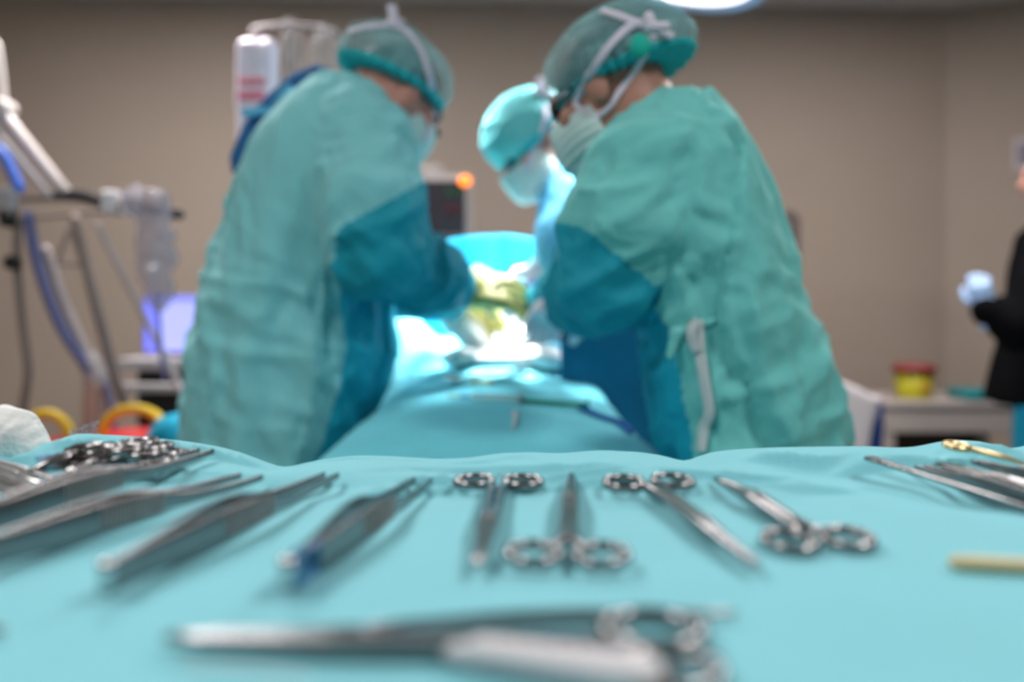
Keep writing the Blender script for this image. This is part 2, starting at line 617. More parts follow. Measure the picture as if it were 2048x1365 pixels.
CR = (2.40, 4.72)
quad_wall('wall_back', [(WL, 4.46), CR, (CR[0], CR[1] + .15), (WL, 4.61)], M['wall'])
quad_wall('wall_right', [CR, (WR, 3.80), (WR, 3.95), (CR[0], CR[1] + .15)], M['wall'])
quad_wall('wall_side_right', [(WR, 3.80), (WR, YF), (WR + .15, YF), (WR + .15, 3.95)], M['wall'])
quad_wall('wall_left', [(WL, YF), (WL, 4.61), (WL - .15, 4.61), (WL - .15, YF)], M['wall'])
quad_wall('wall_front', [(WL - .15, YF), (WL - .15, YF - .15), (WR + .15, YF - .15), (WR + .15, YF)], M['wall'])
V, Q = rbox((.4, 1.2, -.05), (4.4, 4.0, .05), .001); tag(obj('floor', V, Q, M['floor'], smooth=False), kind='structure')
V, Q = rbox((.4, 1.2, HC + .05), (4.4, 4.0, .05), .001); tag(obj('ceiling', V, Q, M['ceil'], smooth=False), kind='structure')

# ceiling lights (housing with diffuser) carrying the room's light
for (x, y) in ((-1.3, .2), (1.3, .2), (-1.3, 2.9), (1.5, 2.9)):
    t = thing('ceiling_light', 'square white recessed ceiling light panel', 'light', (x, y, HC), group='ceiling light panels')
    obj('frame', *rbox((x, y, HC - .015), (.32, .32, .014), .004), M['cream_metal'], t, False)
    obj('diffuser', *rbox((x, y, HC - .031), (.29, .29, .003), .001), M['tube_lamp'], t, False)


def area(name, loc, size, energy, col=(1, 1, 1), rot=(0, 0, 0), sy=None, spread=None):
    l = bpy.data.lights.new(name, 'AREA'); l.energy = energy; l.color = col; l.size = size
    if sy:
        l.shape = 'RECTANGLE'; l.size_y = sy
    if spread: l.spread = spread
    o = bpy.data.objects.new(name, l); COL.objects.link(o); o.location = loc; o.rotation_euler = rot
    return o


for i, (x, y, e) in enumerate(((-1.3, .2, 27), (1.3, .2, 27), (-1.3, 2.9, 48), (1.5, 2.9, 44))):
    area('ceiling_lamp', (x, y, HC - .04), .56, e, (1, .965, .94))

# ================================================================== INSTRUMENT TABLE
TX0, TX1, TY0, TY1 = -.66, .66, .06, .70
edge_px = np.array([(-300, 884), (-60, 884), (30, 884), (75, 886), (105, 892), (122, 883), (150, 873), (200, 876), (300, 881), (380, 885), (430, 892),
                    (470, 901), (510, 916), (545, 930), (565, 936), (590, 933), (620, 927), (660, 922), (720, 918), (800, 921), (880, 926), (940, 923),
                    (1000, 914), (1060, 912), (1120, 914), (1200, 906), (1280, 909), (1330, 917), (1372, 929), (1400, 917), (1430, 908), (1480, 903), (1560, 899),
                    (1640, 898), (1740, 897), (1790, 900), (1830, 899), (1870, 891), (1905, 884), (1940, 886), (1968, 888), (2000, 899), (2030, 903), (2060, 896), (2120, 892), (2350, 894)], float)
ex = (edge_px[:, 0] - 1024) * TY1 / F
ez = ZC + (HY - edge_px[:, 1]) * TY1 / F
exs = np.linspace(ex[0], ex[-1], 900)
ezs = np.interp(exs, ex, ez)
ezs = np.convolve(np.pad(ezs, 9, mode='edge'), np.hanning(19) / np.hanning(19).sum(), 'valid')


def H(x, y):
    """height of the cloth on the instrument table"""
    x = np.atleast_1d(np.asarray(x, float)); y = np.atleast_1d(np.asarray(y, float))
    q = np.stack([x, y, np.zeros_like(x)], 1)
    rim = np.interp(x + .012 * vnoise(q * 9, 3) * sstep(.7, .6, y), exs, ezs)
    w = sstep(.575, .69, y + .02 * vnoise(q * 11, 5))
    far = sstep(.45, .62, y)
    z = TZ * (1 - w) + rim * w
    z = z + (.0010 + .0022 * far) * vnoise(q * np.array([9, 14, 1]), 1) + .0050 * far * (1 - w) * vnoise(q * np.array([13, 22, 1]), 2)
    wr = np.maximum(0, 1 - np.abs(vnoise((q + .01 * np.stack([vnoise(q * 30, 4), vnoise(q * 30, 6), 0 * x], 1)) * np.array([7, 34, 1]), 8)) * 5)
    z = z + .009 * wr * sstep(.53, .60, y) * sstep(.70, .66, y)
    return z


def table_cloth():
    nu, nv = 330, 300
    us = np.linspace(TX0 - .42, TX1 + .42, nu); vs = np.linspace(TY0 - .42, TY1 + .42, nv)
    vs = np.concatenate([np.linspace(TY0 - .42, .5, 110), np.linspace(.503, TY1 + .04, 130), np.linspace(TY1 + .045, TY1 + .42, 40)])
    nv = len(vs)
    U, W = np.meshgrid(us, vs, indexing='ij')
    u = U.ravel(); v = W.ravel()
    cu = np.clip(u, TX0, TX1); cv = np.clip(v, TY0, TY1)
    eu = np.abs(u - cu); ev = np.abs(v - cv)
    e = np.maximum(eu, ev)
    R = .018

    def roll(x):
        a = np.clip(x / R, 0, math.pi / 2)
        return R * np.sin(a), R * (1 - np.cos(a)) + np.maximum(x - R * math.pi / 2, 0)
    ou, du = roll(eu); ov, dv = roll(ev)
    drop = np.maximum(du, dv)
    z = H(cu, cv) - drop
    q = np.stack([u, v, z], 1)
    flare = .035 * sstep(.03, .3, drop) * (1 + vnoise(np.stack([u * 9, v * 9, z * 2], 1), 11))
    x = cu + np.sign(u - cu) * (ou + flare * (du > 0)); y = cv + np.sign(v - cv) * (ov + flare * (dv > 0))
    V = np.stack([x, y, z], 1)
    ii = np.arange(nu * nv).reshape(nu, nv)
    Q = np.stack([ii[:-1, :-1].ravel(), ii[1:, :-1].ravel(), ii[1:, 1:].ravel(), ii[:-1, 1:].ravel()], 1)
    return V, Q


o = obj('instrument_drape', *table_cloth(), M['table_cloth'])
tag(o, 'light turquoise cloth draped over the instrument table in the foreground', 'drape')
sol = o.modifiers.new('thickness', 'SOLIDIFY'); sol.thickness = .0016; sol.offset = -1

t = thing('instrument_table', 'steel instrument table hidden under the light turquoise cloth in front', 'table', (0, .38, 0))
obj('tabletop', *rbox((0, .38, .925), (.655, .315, .012), .006), M['steel_sat'], t, False)
for sx in (-.58, .58):
    for y in (.13, .63):
        obj('leg', *tube([(sx, y, .03), (sx, y, .915)], .014, path=0), M['steel_sat'], t)

# ================================================================== INSTRUMENTS
def ground(px):
    d = (ZC - TZ) * F / (px[1] - HY)
    for _ in range(6):
        x = (px[0] - 1024) * d / F
        z = float(H(x, min(d, TY1))[0]) + .005
        d = .5 * d + .5 * (ZC - z) * F / (px[1] - HY)
    return np.array([(px[0] - 1024) * d / F, d, z - .005])


def place(root, base_px, tip_px, lift=0.0, L=None):
    """lay an instrument on the cloth so that it runs from one spot to another"""
    b, t_ = ground(base_px), ground(tip_px)
    return lay(root, b, t_, lift)


def lay(root, b, t_, lift=0.0, hf=None):
    hf = hf or (lambda x, y: H(x, np.minimum(y, TY1)))
    s = np.linspace(0, 1, 40)
    side = nrm(np.cross(t_ - b, (0, 0, 1)))
    worst = -1e9
    zb, zt = b[2], t_[2]
    for off in (-.016, 0, .016):
        x = b[0] + s * (t_[0] - b[0]) + side[0] * off; y = b[1] + s * (t_[1] - b[1]) + side[1] * off
        worst = max(worst, float((hf(x, y) - (zb + s * (zt - zb))).max()))
    up = min(worst, .0025) + .0005 + lift
    b = b + np.array([0, 0, up]); t_ = t_ + np.array([0, 0, up])
    Y = nrm(t_ - b); X = nrm(np.cross(Y, (0, 0, 1))); Z = np.cross(X, Y)
    root.matrix_world = Matrix([[X[0], Y[0], Z[0], b[0]], [X[1], Y[1], Z[1], b[1]], [X[2], Y[2], Z[2], b[2]], [0, 0, 0, 1]])
    return np.linalg.norm(t_ - b)


def plen(b, t_):
    return float(np.linalg.norm(ground(b) - ground(t_)))


def ringed(name, label, cat, L, group=None, ring=.0165, ra=.0125, rb=.0145, wid=1.0, curve=0.0, m=None, ring_m=None, openjaw=0.0, ringtube=.0022):
    """hinged instrument with two finger rings: rings at y = 0, jaw tip at y = L"""
    m = m or M['steel']; ring_m = ring_m or m
    root = thing(name, label, cat, (0, 0, 0), group, world=False)
    zc = .0042
    pv = .58 * L
    for s in (-1, 1):
        ys = [.0115, .018, .030, .3 * L, pv - .012, pv, pv + .014, pv + .35 * (L - pv), L - .2 * (L - pv), L]
        xs = [s * .0062, s * .0042, s * .0030, s * .0028, s * .0026, s * .0026, s * .0025, s * .0021, s * .0014, s * .0008]
        w = [.0046, .0050, .0052, .0052, .0056, .0062, .0058, .0042, .0030, .0018]
        hh = [.0048, .0050, .0052, .0056, .0066, .0076, .0068, .0052, .0040, .0024]
        pts = []
        for x, y in zip(xs, ys):
            t = max(0, (y - pv) / (L - pv))
            pts.append((x * wid + curve * t * t + s * openjaw * t, y, zc))
        V, Q = loft(pts, [a * wid for a in w], hh, n=14, power=3.2)
        sh = obj('shank', V, Q, m, root)
        V, Q = torus((s * ring, 0, .0036), ra, rb, ringtube, R=Matrix.Rotation(-s * .22, 3, 'Z'), rz=.0030)
        obj('finger_ring', V, Q, ring_m, sh)
        V, Q = rbox((s * .0018, .026, .0040), (.0034, .0022, .0026), .0008)
        obj('ratchet', V, Q, m, sh)
    V, Q = lathe((0, pv, .0076), [(.0001, 0), (.0030, 0), (.0030, .0006), (.0022, .0012), (.0001, .0013)], 18)
    obj('pivot_screw', V, Q, m, root)
    return root


def forceps(name, label, L, bow=.0085, tip=.0052, hgt=1.0, m=None, group=None, band=None, grip=True):
    """spring tweezers standing on their edge: joined at y = 0, open tips at y = L"""
    m = m or M['steel_sat']
    root = thing(name, label, 'forceps', (0, 0, 0), group, world=False)
    T = np.array([0, .03, .08, .16, .26, .36, .46, .56, .66, .76, .88, 1.0])
    off = np.interp(T, [0, .08, .26, .46, .66, .88, 1], [.0011, .0013, .0052, bow, bow * .92, tip * 1.15, tip])
    hh = np.interp(T, [0, .05, .26, .40, .56, .66, .78, 1], [.0088, .0098, .0104, .0116, .0108, .0066, .0046, .0030]) * hgt
    th = np.interp(T, [0, .3, .6, 1], [.0021, .0019, .0019, .0022])
    for s in (-1, 1):
        pts = [(s * o_, t_ * L, h_ / 2 + .0004 + .0016 * t_) for o_, t_, h_ in zip(off, T, hh)]
        V, Q = loft(smooth_path(pts, 4), np.interp(np.linspace(0, 1, 45), T, th), np.interp(np.linspace(0, 1, 45), T, hh), n=14, power=4)
        arm = obj('arm', V, Q, m, root)
        if grip:
            rib = []
            for k in range(16):
                t_ = .36 + .013 * k
                o_ = float(np.interp(t_, T, off)); h_ = float(np.interp(t_, T, hh))
                rib.append(rbox((s * (o_ + .0008), t_ * L, h_ / 2 + .0012), (.0006, .0009, h_ * .40), .0003))
            V, Q = merge(*rib)
            obj('grip_ridges', V, Q, M['steel_grip'], arm, False)
    V, Q = lathe((0, .0015, .0102 * hgt), [(.0001, -.009 * hgt), (.0034, -.009 * hgt), (.0040, -.001), (.0030, .0008), (.0001, .0012)], 16)
    obj('joined_end', V, Q, M['steel_bright'], root)
    if band:  # blue reflection on the steel, built as a coloured band
        V, Q = rbox((0, .095 * L, .0052 * hgt), (.0034, .018, .0050 * hgt), .0006)
        obj('reflection_band', V, Q, band, root)
    return root


TW = [((-140, 1098), (412, 907), 'long steel tissue forceps at far left, reaching the rear cloth edge', {'bow': .0085, 'tip': .0062}),
      ((-95, 1152), (502, 960), 'steel forceps with pink-lit serrated tip, second row from the left edge', {'bow': .009, 'tip': .0090}),
      ((208, 1186), (662, 956), 'wide steel forceps with its round joined end shining at lower left', {'bow': .0095, 'tip': .0052}),
      ((572, 1180), (846, 960), 'steel forceps with a painted blue reflection near its joined end', {'bow': .0090, 'tip': .0062, 'band': M['blue_band']})]
for b, t_, lab, kw in TW:
    r = forceps('tissue_forceps', lab, plen(b, t_), group='forceps laid in a row', hgt=1.45, **kw)
    place(r, b, t_)

RG = [('surgical_scissors', (997, 968), (955, 1140), 'surgical scissors with rings at the back, tip pointing to the front left', {'wid': 1.15}),
      ('needle_holder', (1135, 1117), (1143, 957), 'needle holder turned with its rings to the front, between the two ring-back scissors', {}),
      ('surgical_scissors', (1297, 967), (1515, 1137), 'slender surgical scissors lying diagonally, rings at the back, tip to front right', {'wid': 1.0}),
      ('curved_clamp', (1637, 1079), (1447, 957), 'curved clamp with rings to the front right and hooked tip behind', {'curve': -.006, 'wid': 1.1})]
for nm, b, t_, lab, kw in RG:
    r = ringed(nm, lab, 'scissors' if 'sciss' in nm else 'clamp' if 'clamp' in nm else 'needle holder', plen(b, t_), group='ringed instruments in the middle row', **kw)
    place(r, b, t_)

# front row, close to the lens
b, t_ = (1318, 1297), (335, 1277)
r = ringed('needle_holder', 'large needle holder lying crosswise closest to the viewer, rings to the right', 'needle holder', plen(b, t_), ring=.0185, ra=.0155, rb=.0185, wid=1.45, ringtube=.0029)
place(r, b, t_)
b, t_ = (1468, 1218), (742, 1240)
L = plen(b, t_)
V, Q = loft([(0, 0, .0022), (0, .1 * L, .0024), (0, .42 * L, .0034), (0, .62 * L, .0034), (0, .9 * L, .0022), (0, L, .0018)],
            [.0024, .0030, .0060, .0056, .0034, .0018], [.0024, .0028, .0048, .0046, .0030, .0018], n=14, power=2.4)
pr = obj('steel_probe', V, Q, M['steel_sat'])
tag(pr, 'thin double-ended steel probe lying crosswise behind the large needle holder', 'probe')
place(pr, b, t_)

# white ribbed handle at the bottom edge
A0 = np.array([(905 - 1024) * .303 / F, .303, TZ]); A1 = np.array([(1300 - 1024) * .281 / F, .281, TZ])
t = thing('ribbed_handle', 'white ribbed plastic handle at the bottom edge of the picture', 'handle', (0, 0, 0), world=False)
L = float(np.linalg.norm(A1 - A0))
V, Q = loft([(0, .0, .0045), (0, .010, .0048), (0, .04, .0055), (0, L * .8, .006), (0, L, .006)], [.006, .0095, .0130, .0165, .0165], [.006, .0085, .0100, .011, .011], n=18, power=2.6)
obj('grip', V, Q, M['white_pl'], t)
V, Q = merge(*[loft([(0, .010 + k * .0072, .0056), (0, .0135 + k * .0072, .0056)], [.0122 + .0006 * k] * 2, [.0112 + .0002 * k] * 2, n=18, power=2.6) for k in range(8)])
obj('grip_ribs', V, Q, M['white_pl'], t)
V, Q = lathe((0, L, .006), [(.0001, 0), (.0035, 0), (.0035, .008), (.0025, .010), (.0001, .010)], 16, (0, 1, 0))
obj('shaft', V, Q, M['steel'], t)
lay(t, A0, A1)

# white thread
pts = []
for px, py in ((365, 1342), (440, 1341), (520, 1345), (570, 1352), (620, 1358)):
    d = (ZC - TZ) * F / (py - HY); pts.append(((px - 1024) * d / F, d, float(H((px - 1024) * d / F, d)[0]) + .0012))
o = obj('suture_thread', *tube(pts, .0006, 8), M['thread']); tag(o, 'short white suture thread lying at the bottom left of the cloth', 'thread')

# cream stick at the right edge
def G(px, py, dz=0.0):
    d = (ZC - TZ) * F / (py - HY)
    x = (px - 1024) * d / F
    return np.array([x, d, float(H(x, d)[0]) + dz])


r = .0040
o = obj('wooden_stick', *loft([G(1912, 1141, r), G(1975, 1144, r), G(2060, 1149, r), G(2180, 1158, r)], [.0074, .008, .0078, .0078], [.0070] * 4, n=16, power=2.3), M['beige'])
tag(o, 'cream round-ended stick lying at the right edge of the cloth', 'stick')

# dark sliver of an instrument cut by the left edge
b, t_ = (-150, 1268), (2, 1254)
L = plen(b, t_)
o = obj('steel_probe', *loft([(0, 0, .003), (0, L * .8, .003), (0, L, .0022)], [.005, .005, .003], [.005, .005, .003]), M['steel_sat'])
tag(o, 'dark tip of a probe just entering at the lower left edge', 'probe'); place(o, b, t_)

# -- group at the right rear edge
def flat_handle(name, label, b, t_, cat, w0, w1, th, lift, m, group, marks=False):
    L = plen(b, t_)
    root = thing(name, label, cat, (0, 0, 0), group, world=False)
    n = 9
    pts = [(0, L * i / n, th / 2) for i in range(n + 1)]
    V, Q = loft(pts, np.interp(np.linspace(0, 1, n + 1), [0, .5, .8, 1], [w0, w0 * .8, w1 * .8, w1]), [th] * (n + 1), n=14, power=5)
    obj('handle', V, Q, m, root)
    if marks:
        V, Q = merge(*[rbox((0, L * (.96 - .045 * k), th), (w1 * .36, .0005, .0003), .0001) for k in range(6)])
        obj('scale_marks', V, Q, M['dark_pl'], root, False)
    place(root, b, t_, lift)
    return root


GR = 'instruments piled at the right rear'
flat_handle('scalpel', 'flat marked scalpel handle, frontmost of the pile at the right rear', (2110, 1026), (1737, 921), 'scalpel', .006, .0095, .0026, .001, M['steel_sat'], GR, True)
r = forceps('tissue_forceps', 'dark forceps with pointed open tips in the right rear pile', plen((2120, 1010), (1822, 922)), bow=.007, tip=.004, group=GR, grip=False)
place(r, (2120, 1022), (1828, 930), .001)
r = ringed('large_clamp', 'thick dark box-jointed clamp lying on top of the right rear pile', 'clamp', plen((2260, 1016), (1862, 913)), group=GR, wid=1.9, m=M['steel_sat'])
place(r, (2230, 1036), (1868, 934), .003)
r = forceps('tissue_forceps', 'forceps with pinkish sheen, rearmost in the right rear pile', plen((2200, 1000), (1978, 922)), bow=.006, tip=.003, group=GR, grip=False)
place(r, (2190, 1004), (1975, 938), .001)
# brass eyelet of a towel clip
t = thing('towel_clip', 'small pale brass towel clip with a round eye behind the right pile', 'clip', (0, 0, 0), GR, world=False)
V, Q = torus((0, 0, .004), .0085, .0075, .0030, rz=.0022); obj('eye', V, Q, M['gold'], t)
V, Q = loft([(0, .009, .004), (0, .03, .004), (.004, .045, .003)], [.005, .005, .002], [.004, .004, .002]); obj('jaw', V, Q, M['gold'], t)
place(t, (1913, 926), (2010, 946), .009)

# -- group at the left rear edge
GL = 'instrument ends entering at the left rear'
LG = [((-190, 812 + 40), (82, 944), M['steel_sat'], 'darkest retractor blade end at the left edge, beside the gauze'),
      ((-190, 878), (70, 956), M['steel_bright'], 'silver retractor end just below the dark one at the left edge'),
      ((-180, 895), (76, 972), M['steel_bright'], 'silver retractor end in the middle of the left edge group'),
      ((-170, 905), (96, 990), M['steel_bright'], 'silver retractor end reaching furthest into the cloth at left'),
      ((-160, 925), (44, 992), M['steel_bright'], 'bright silver retractor end, frontmost at the left edge')]
for k, (b, t_, m, lab) in enumerate(LG):
    L = plen((b[0], max(b[1], 880)), t_)
    root = thing('retractor', lab, 'retractor', (0, 0, 0), GL, world=False)
    V, Q = loft([(0, 0, .004), (0, L * .5, .004), (0, L * .8, .0036), (.001, L, .0026)], [.0085, .0078, .0066, .004], [.006, .006, .005, .003], n=14, power=3)
    obj('handle', V, Q, m, root)
    V, Q = loft([(.0, L * .86, .0052), (.0008, L * .97, .0046)], [.004, .002], [.003, .0016], n=10); obj('tip_groove', V, Q, M['steel_grip'], root)
    place(root, (b[0], max(b[1], 880) + 12), (t_[0], t_[1] + 10), .0005)

GH = 'artery clamps stacked at the left rear'
HL = [((322, 922), (92, 946), .0008, 'artery clamp lowest of the stack beneath the left cloth fold'),
      ((300, 918), (112, 936), .0045, 'artery clamp in the middle of the stack beneath the left cloth fold'),
      ((268, 920), (132, 928), .0082, 'artery clamp on top of the stack beneath the left cloth fold')]
for b, t_, lf, lab in HL:
    r = ringed('artery_clamp', lab, 'clamp', plen(b, t_), group=GH, wid=1.2, ra=.011, rb=.013, ring=.0145)
    place(r, b, t_, lf)
r = forceps('tissue_forceps', 'dark thin forceps tip behind the long forceps at the left cloth fold', plen((150, 958), (386, 902)), bow=.004, tip=.002, grip=False)
place(r, (140, 962), (386, 902), .000)
# hinged metal block
t = thing('towel_clip', 'shiny broad towel clip with a black slot at the left end of the clamp stack', 'clip', (0, 0, 0), world=False)
V, Q = loft([(0, 0, .004), (0, .012, .006), (0, .03, .007), (0, .040, .006)], [.004, .012, .015, .008], [.003, .009, .012, .009], n=14, power=3); obj('jaw', V, Q, M['steel'], t)
V, Q = rbox((0, .038, .0060), (.0052, .005, .0066), .001); obj('slot', V, Q, M['dark_pl'], t)
place(t, (62, 952), (128, 936), .001)


def crumple(c, R, sx, sy, amp, seed, n=40, freq=1.0):
    """a crumpled sheet of film"""
    u, v = np.meshgrid(np.linspace(-1, 1, n), np.linspace(-1, 1, n), indexing='ij')
    u = u.ravel(); v = v.ravel()
    q = np.stack([u, v, 0 * u], 1) * 2.2 * freq
    z = amp * ((1 - 2 * np.abs(vnoise(q, seed))) + .5 * (1 - 2 * np.abs(vnoise(q * 2.3, seed + 1))))
    l = np.stack([u * sx + .15 * sx * vnoise(q * 1.3, seed + 2), v * sy + .15 * sy * vnoise(q * 1.3, seed + 3), z], 1)
    V = np.array(c) + l @ np.array(R).T
    ii = np.arange(n * n).reshape(n, n)
    Q = np.stack([ii[:-1, :-1].ravel(), ii[1:, :-1].ravel(), ii[1:, 1:].ravel(), ii[:-1, 1:].ravel()], 1)
    return V, Q


def solid(o, th):
    s = o.modifiers.new('thickness', 'SOLIDIFY'); s.thickness = th
    return o


c = G(215, 950, .004)
V, Q = crumple(c, np.array(Matrix.Rotation(.25, 3, 'Z')), .042, .010, .003, 41)
V[:, 2] = np.maximum(V[:, 2], H(V[:, 0], np.minimum(V[:, 1], TY1)) + .001)
o = solid(obj('plastic_pouch', V, Q, M['bluefilm']), .0004); tag(o, 'crumpled bluish clear plastic pouch in front of the clamp stack', 'pouch')
c = np.array([(158 - 1024) * .735 / F, .735, ZC + (HY - 872) * .735 / F])
V, Q = crumple(c - np.array([0, -.012, .006]), np.array(Matrix.Rotation(1.2, 3, 'X') @ Matrix.Rotation(.3, 3, 'Z')), .013, .014, .004, 57)
o = solid(obj('plastic_wrapper', V, Q, M['clear']), .0004); tag(o, 'shiny scrap of clear wrapper poking up behind the left cloth edge', 'wrapper')

# gauze ball
s = Sdf()
gc = np.array([(18 - 1024) * .67 / F, .672, ZC + (HY - 872) * .67 / F])
for dx, dz, r in ((0, 0, .021), (.012, -.010, .017), (-.014, -.006, .022), (-.004, .009, .012), (.018, -.018, .011), (-.03, -.01, .02)):
    s.cone(gc + (dx, 0, dz), gc + (dx, .006, dz), r, r * .9, .008)
V, Q = s.build(.0016); N = vnormals(V, Q)
V = V + N * (.0018 * vnoise(V * 55, 3) + .0008 * vnoise(V * 140, 2))[:, None]
V[:, 2] = np.maximum(V[:, 2], H(V[:, 0], np.minimum(V[:, 1], TY1)) + .0006)
o = obj('gauze_ball', V, Q, M['gauze']); tag(o, 'crumpled ball of white gauze on the left rear of the instrument cloth', 'gauze')

# ================================================================== PATIENT, DRAPES
pz = np.array([(1.02, -.318), (1.2, -.290), (1.35, -.262), (1.5, -.240), (1.8, -.205), (2.0, -.185), (2.1, -.177), (2.3, -.172), (2.5, -.150), (2.72, -.12)])
pc = np.array([(1.02, -.03), (1.5, -.04), (1.8, -.035), (2.1, -.03), (2.3, -.05), (2.5, -.06), (2.72, -.05)])
ph = np.array([(1.02, .30), (1.35, .275), (1.5, .255), (1.8, .215), (2.1, .19), (2.3, .22), (2.5, .28), (2.72, .33)])


def Zp(x, y, folds=True):
    x = np.atleast_1d(np.asarray(x, float)); y = np.atleast_1d(np.asarray(y, float))
    cx = np.interp(y, pc[:, 0], pc[:, 1]); hw = np.interp(y, ph[:, 0], ph[:, 1])
    u = (x - cx) / hw
    z = ZC + np.interp(y, pz[:, 0], pz[:, 1]) - .022 * np.minimum(u * u, 1.5)
    z = z + .15 * np.exp(-((x + .33) / .10) ** 2 - ((y - 2.46) / .16) ** 2)
    q = np.stack([x, y, 0 * x], 1)
    z = z + .006 * fold(q, (1, -.25, 0), 7, 4, 21) + .003 * vnoise(q * 16, 4)
    return z


def patient_cloth():
    ys = np.concatenate([np.linspace(1.02 - .4, 1.02, 24)[:-1], np.linspace(1.02, 2.72, 200)])
    us = np.linspace(-1, 1, 190)
    e0 = .62
    Yg, Ug = np.meshgrid(ys, us, indexing='ij')
    y = Yg.ravel(); u = Ug.ravel()
    yc = np.maximum(y, 1.02)
    cx = np.interp(yc, pc[:, 0], pc[:, 1]); hw = np.interp(yc, ph[:, 0], ph[:, 1])
    s = u * (hw + e0)                          # arc length across the cloth
    e = np.maximum(np.abs(s) - hw, 0); sg = np.sign(s)
    xin = np.clip(s, -hw, hw)
    R = .06
    a = np.clip(e / R, 0, 1.2)
    ox = R * np.sin(a) + np.maximum(e - R * 1.2, 0) * .13
    dz = R * (1 - np.cos(a)) + np.maximum(e - R * 1.2, 0) * .98
    q = np.stack([s, y, 0 * s], 1)
    side = sstep(.02, .25, e)
    fl = .022 * side * fold(np.stack([y, y * 0, dz], 1), (0.15, 0, 1), 9, 6, 31)
    x = cx + xin + sg * (ox + fl)
    ef = np.maximum(1.02 - y, 0)
    z = Zp(cx + xin, yc) - dz - ef * .97
    yy = yc - ef * .2 - .02 * sstep(0, .1, ef) * vnoise(np.stack([s * 9, 0 * s, z * 2], 1), 8)
    V = np.stack([x, yy, z], 1)
    ii = np.arange(len(y)).reshape(len(ys), len(us))
    Q = np.stack([ii[:-1, :-1].ravel(), ii[1:, :-1].ravel(), ii[1:, 1:].ravel(), ii[:-1, 1:].ravel()], 1)
    return V, Q[:, ::-1]


o = solid(obj('patient_drape', *patient_cloth(), M['patient_cloth']), .002)
tag(o, 'bright turquoise drape over the patient stretching away between the two surgeons', 'drape')

# added sheet, its deep blue stands in for shade on the back surgeon's gown
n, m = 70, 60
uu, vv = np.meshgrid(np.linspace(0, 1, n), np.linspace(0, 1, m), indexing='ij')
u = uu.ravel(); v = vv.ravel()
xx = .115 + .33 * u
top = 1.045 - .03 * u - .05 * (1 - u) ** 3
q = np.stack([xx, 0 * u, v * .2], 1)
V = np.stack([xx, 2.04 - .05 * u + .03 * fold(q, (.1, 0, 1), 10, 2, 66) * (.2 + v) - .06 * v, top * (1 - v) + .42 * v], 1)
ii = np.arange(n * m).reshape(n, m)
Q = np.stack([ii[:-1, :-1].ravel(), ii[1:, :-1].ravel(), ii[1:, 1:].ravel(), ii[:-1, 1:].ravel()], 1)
o = solid(obj('gown_shade_sheet', V, Q, mat('shaded_gown_blue', srgb(0, 104, 142), .9, var=.05, bump=.2)), .002)
tag(o, 'added deep blue sheet for the shaded gown between patient drape and right surgeon', 'sheet')

# ether screen: hanging cloth at the head end
n, m = 150, 60
uu, vv = np.meshgrid(np.linspace(-.62, .66, n), np.linspace(0, 1, m), indexing='ij')
u = uu.ravel(); v = vv.ravel()
top = ZC + (HY - np.interp(u * F / 2.78 + 1024, [600, 850, 930, 1010, 1080, 1300], [510, 488, 474, 470, 480, 500])) * 2.78 / F
z = top * (1 - v) + (ZC - .55) * v
q = np.stack([u, 0 * u, z * .25], 1)
yv = 2.78 + .02 * fold(q, (0, 0, 1), 9, 1, 61) * (.25 + v) - .05 * v + .10 * (np.abs(u) > 9)
V = np.stack([u, yv, z], 1)
ii = np.arange(n * m).reshape(n, m)
Q = np.stack([ii[:-1, :-1].ravel(), ii[1:, :-1].ravel(), ii[1:, 1:].ravel(), ii[:-1, 1:].ravel()], 1)
o = solid(obj('screen_drape', V, Q, M['screen_cloth']), .002)
tag(o, 'vivid cyan drape hung up as a screen at the patient head end', 'drape')
t = thing('drape_frame', 'steel hoop frame that holds up the cyan screen drape', 'frame', (0, 2.84, 0))
obj('hoop', *tube([(-.66, 2.84, .1), (-.66, 2.84, 1.1), (-.6, 2.84, 1.19), (.0, 2.84, 1.24), (.62, 2.84, 1.19), (.68, 2.84, 1.1), (.68, 2.84, .1)], .012), M['steel_sat'], t)
for x in (-.66, .68):
    obj('foot', *rbox((x, 2.84, .05), (.03, .18, .05), .01), M['steel_sat'], t, False)

# operating table
t = thing('operating_table', 'operating table under the turquoise patient drape', 'table', (-.03, 2.0, 0))
obj('tabletop', *rbox((-.04, 1.9, .66), (.17, .78, .03), .02), M['dark_pl'], t, False)
obj('column', *rbox((-.04, 2.0, .36), (.12, .16, .28), .02), M['steel_sat'], t, False)
obj('base', *rbox((-.04, 2.0, .05), (.20, .42, .05), .02), M['steel_sat'], t, False)

# patient: one continuous lying body beneath the drape, only the skin at the wound shows
s = Sdf()
zt = .755
s.ell((-.03, 2.30, zt + .035), (.15, .24, .085), k=.05)
s.ell((-.03, 2.02, zt + .015), (.15, .16, .07), k=.05)
for sx in (-1, 1):
    s.chain([(-.03 + sx * .08, 1.95, zt), (-.03 + sx * .09, 1.52, zt - .015), (-.03 + sx * .08, 1.14, zt - .03)], [.07, .05, .035], .03)
    s.cone((-.03 + sx * .08, 1.14, zt - .03), (-.03 + sx * .09, 1.10, zt + .02), .03, .018)
    s.chain([(-.03 + sx * .15, 2.42, zt + .01), (-.03 + sx * .17, 2.2, zt - .01), (-.03 + sx * .15, 1.98, zt - .01)], [.045, .038, .028], .03)
s.cone((-.03, 2.48, zt + .03), (-.03, 2.58, zt + .03), .05, .045, .03)
s.ell((-.03, 2.64, zt + .045), (.07, .075, .085), k=.02)
V, Q = s.build(.009)
pt = thing('person', 'patient lying under the turquoise drape, only skin at the wound visible', 'person', (-.03, 1.9, .69))
obj('body', V, Q, M['antiseptic'], pt)
wx, wy = (992 - 1024) * 2.33 / F, 2.33
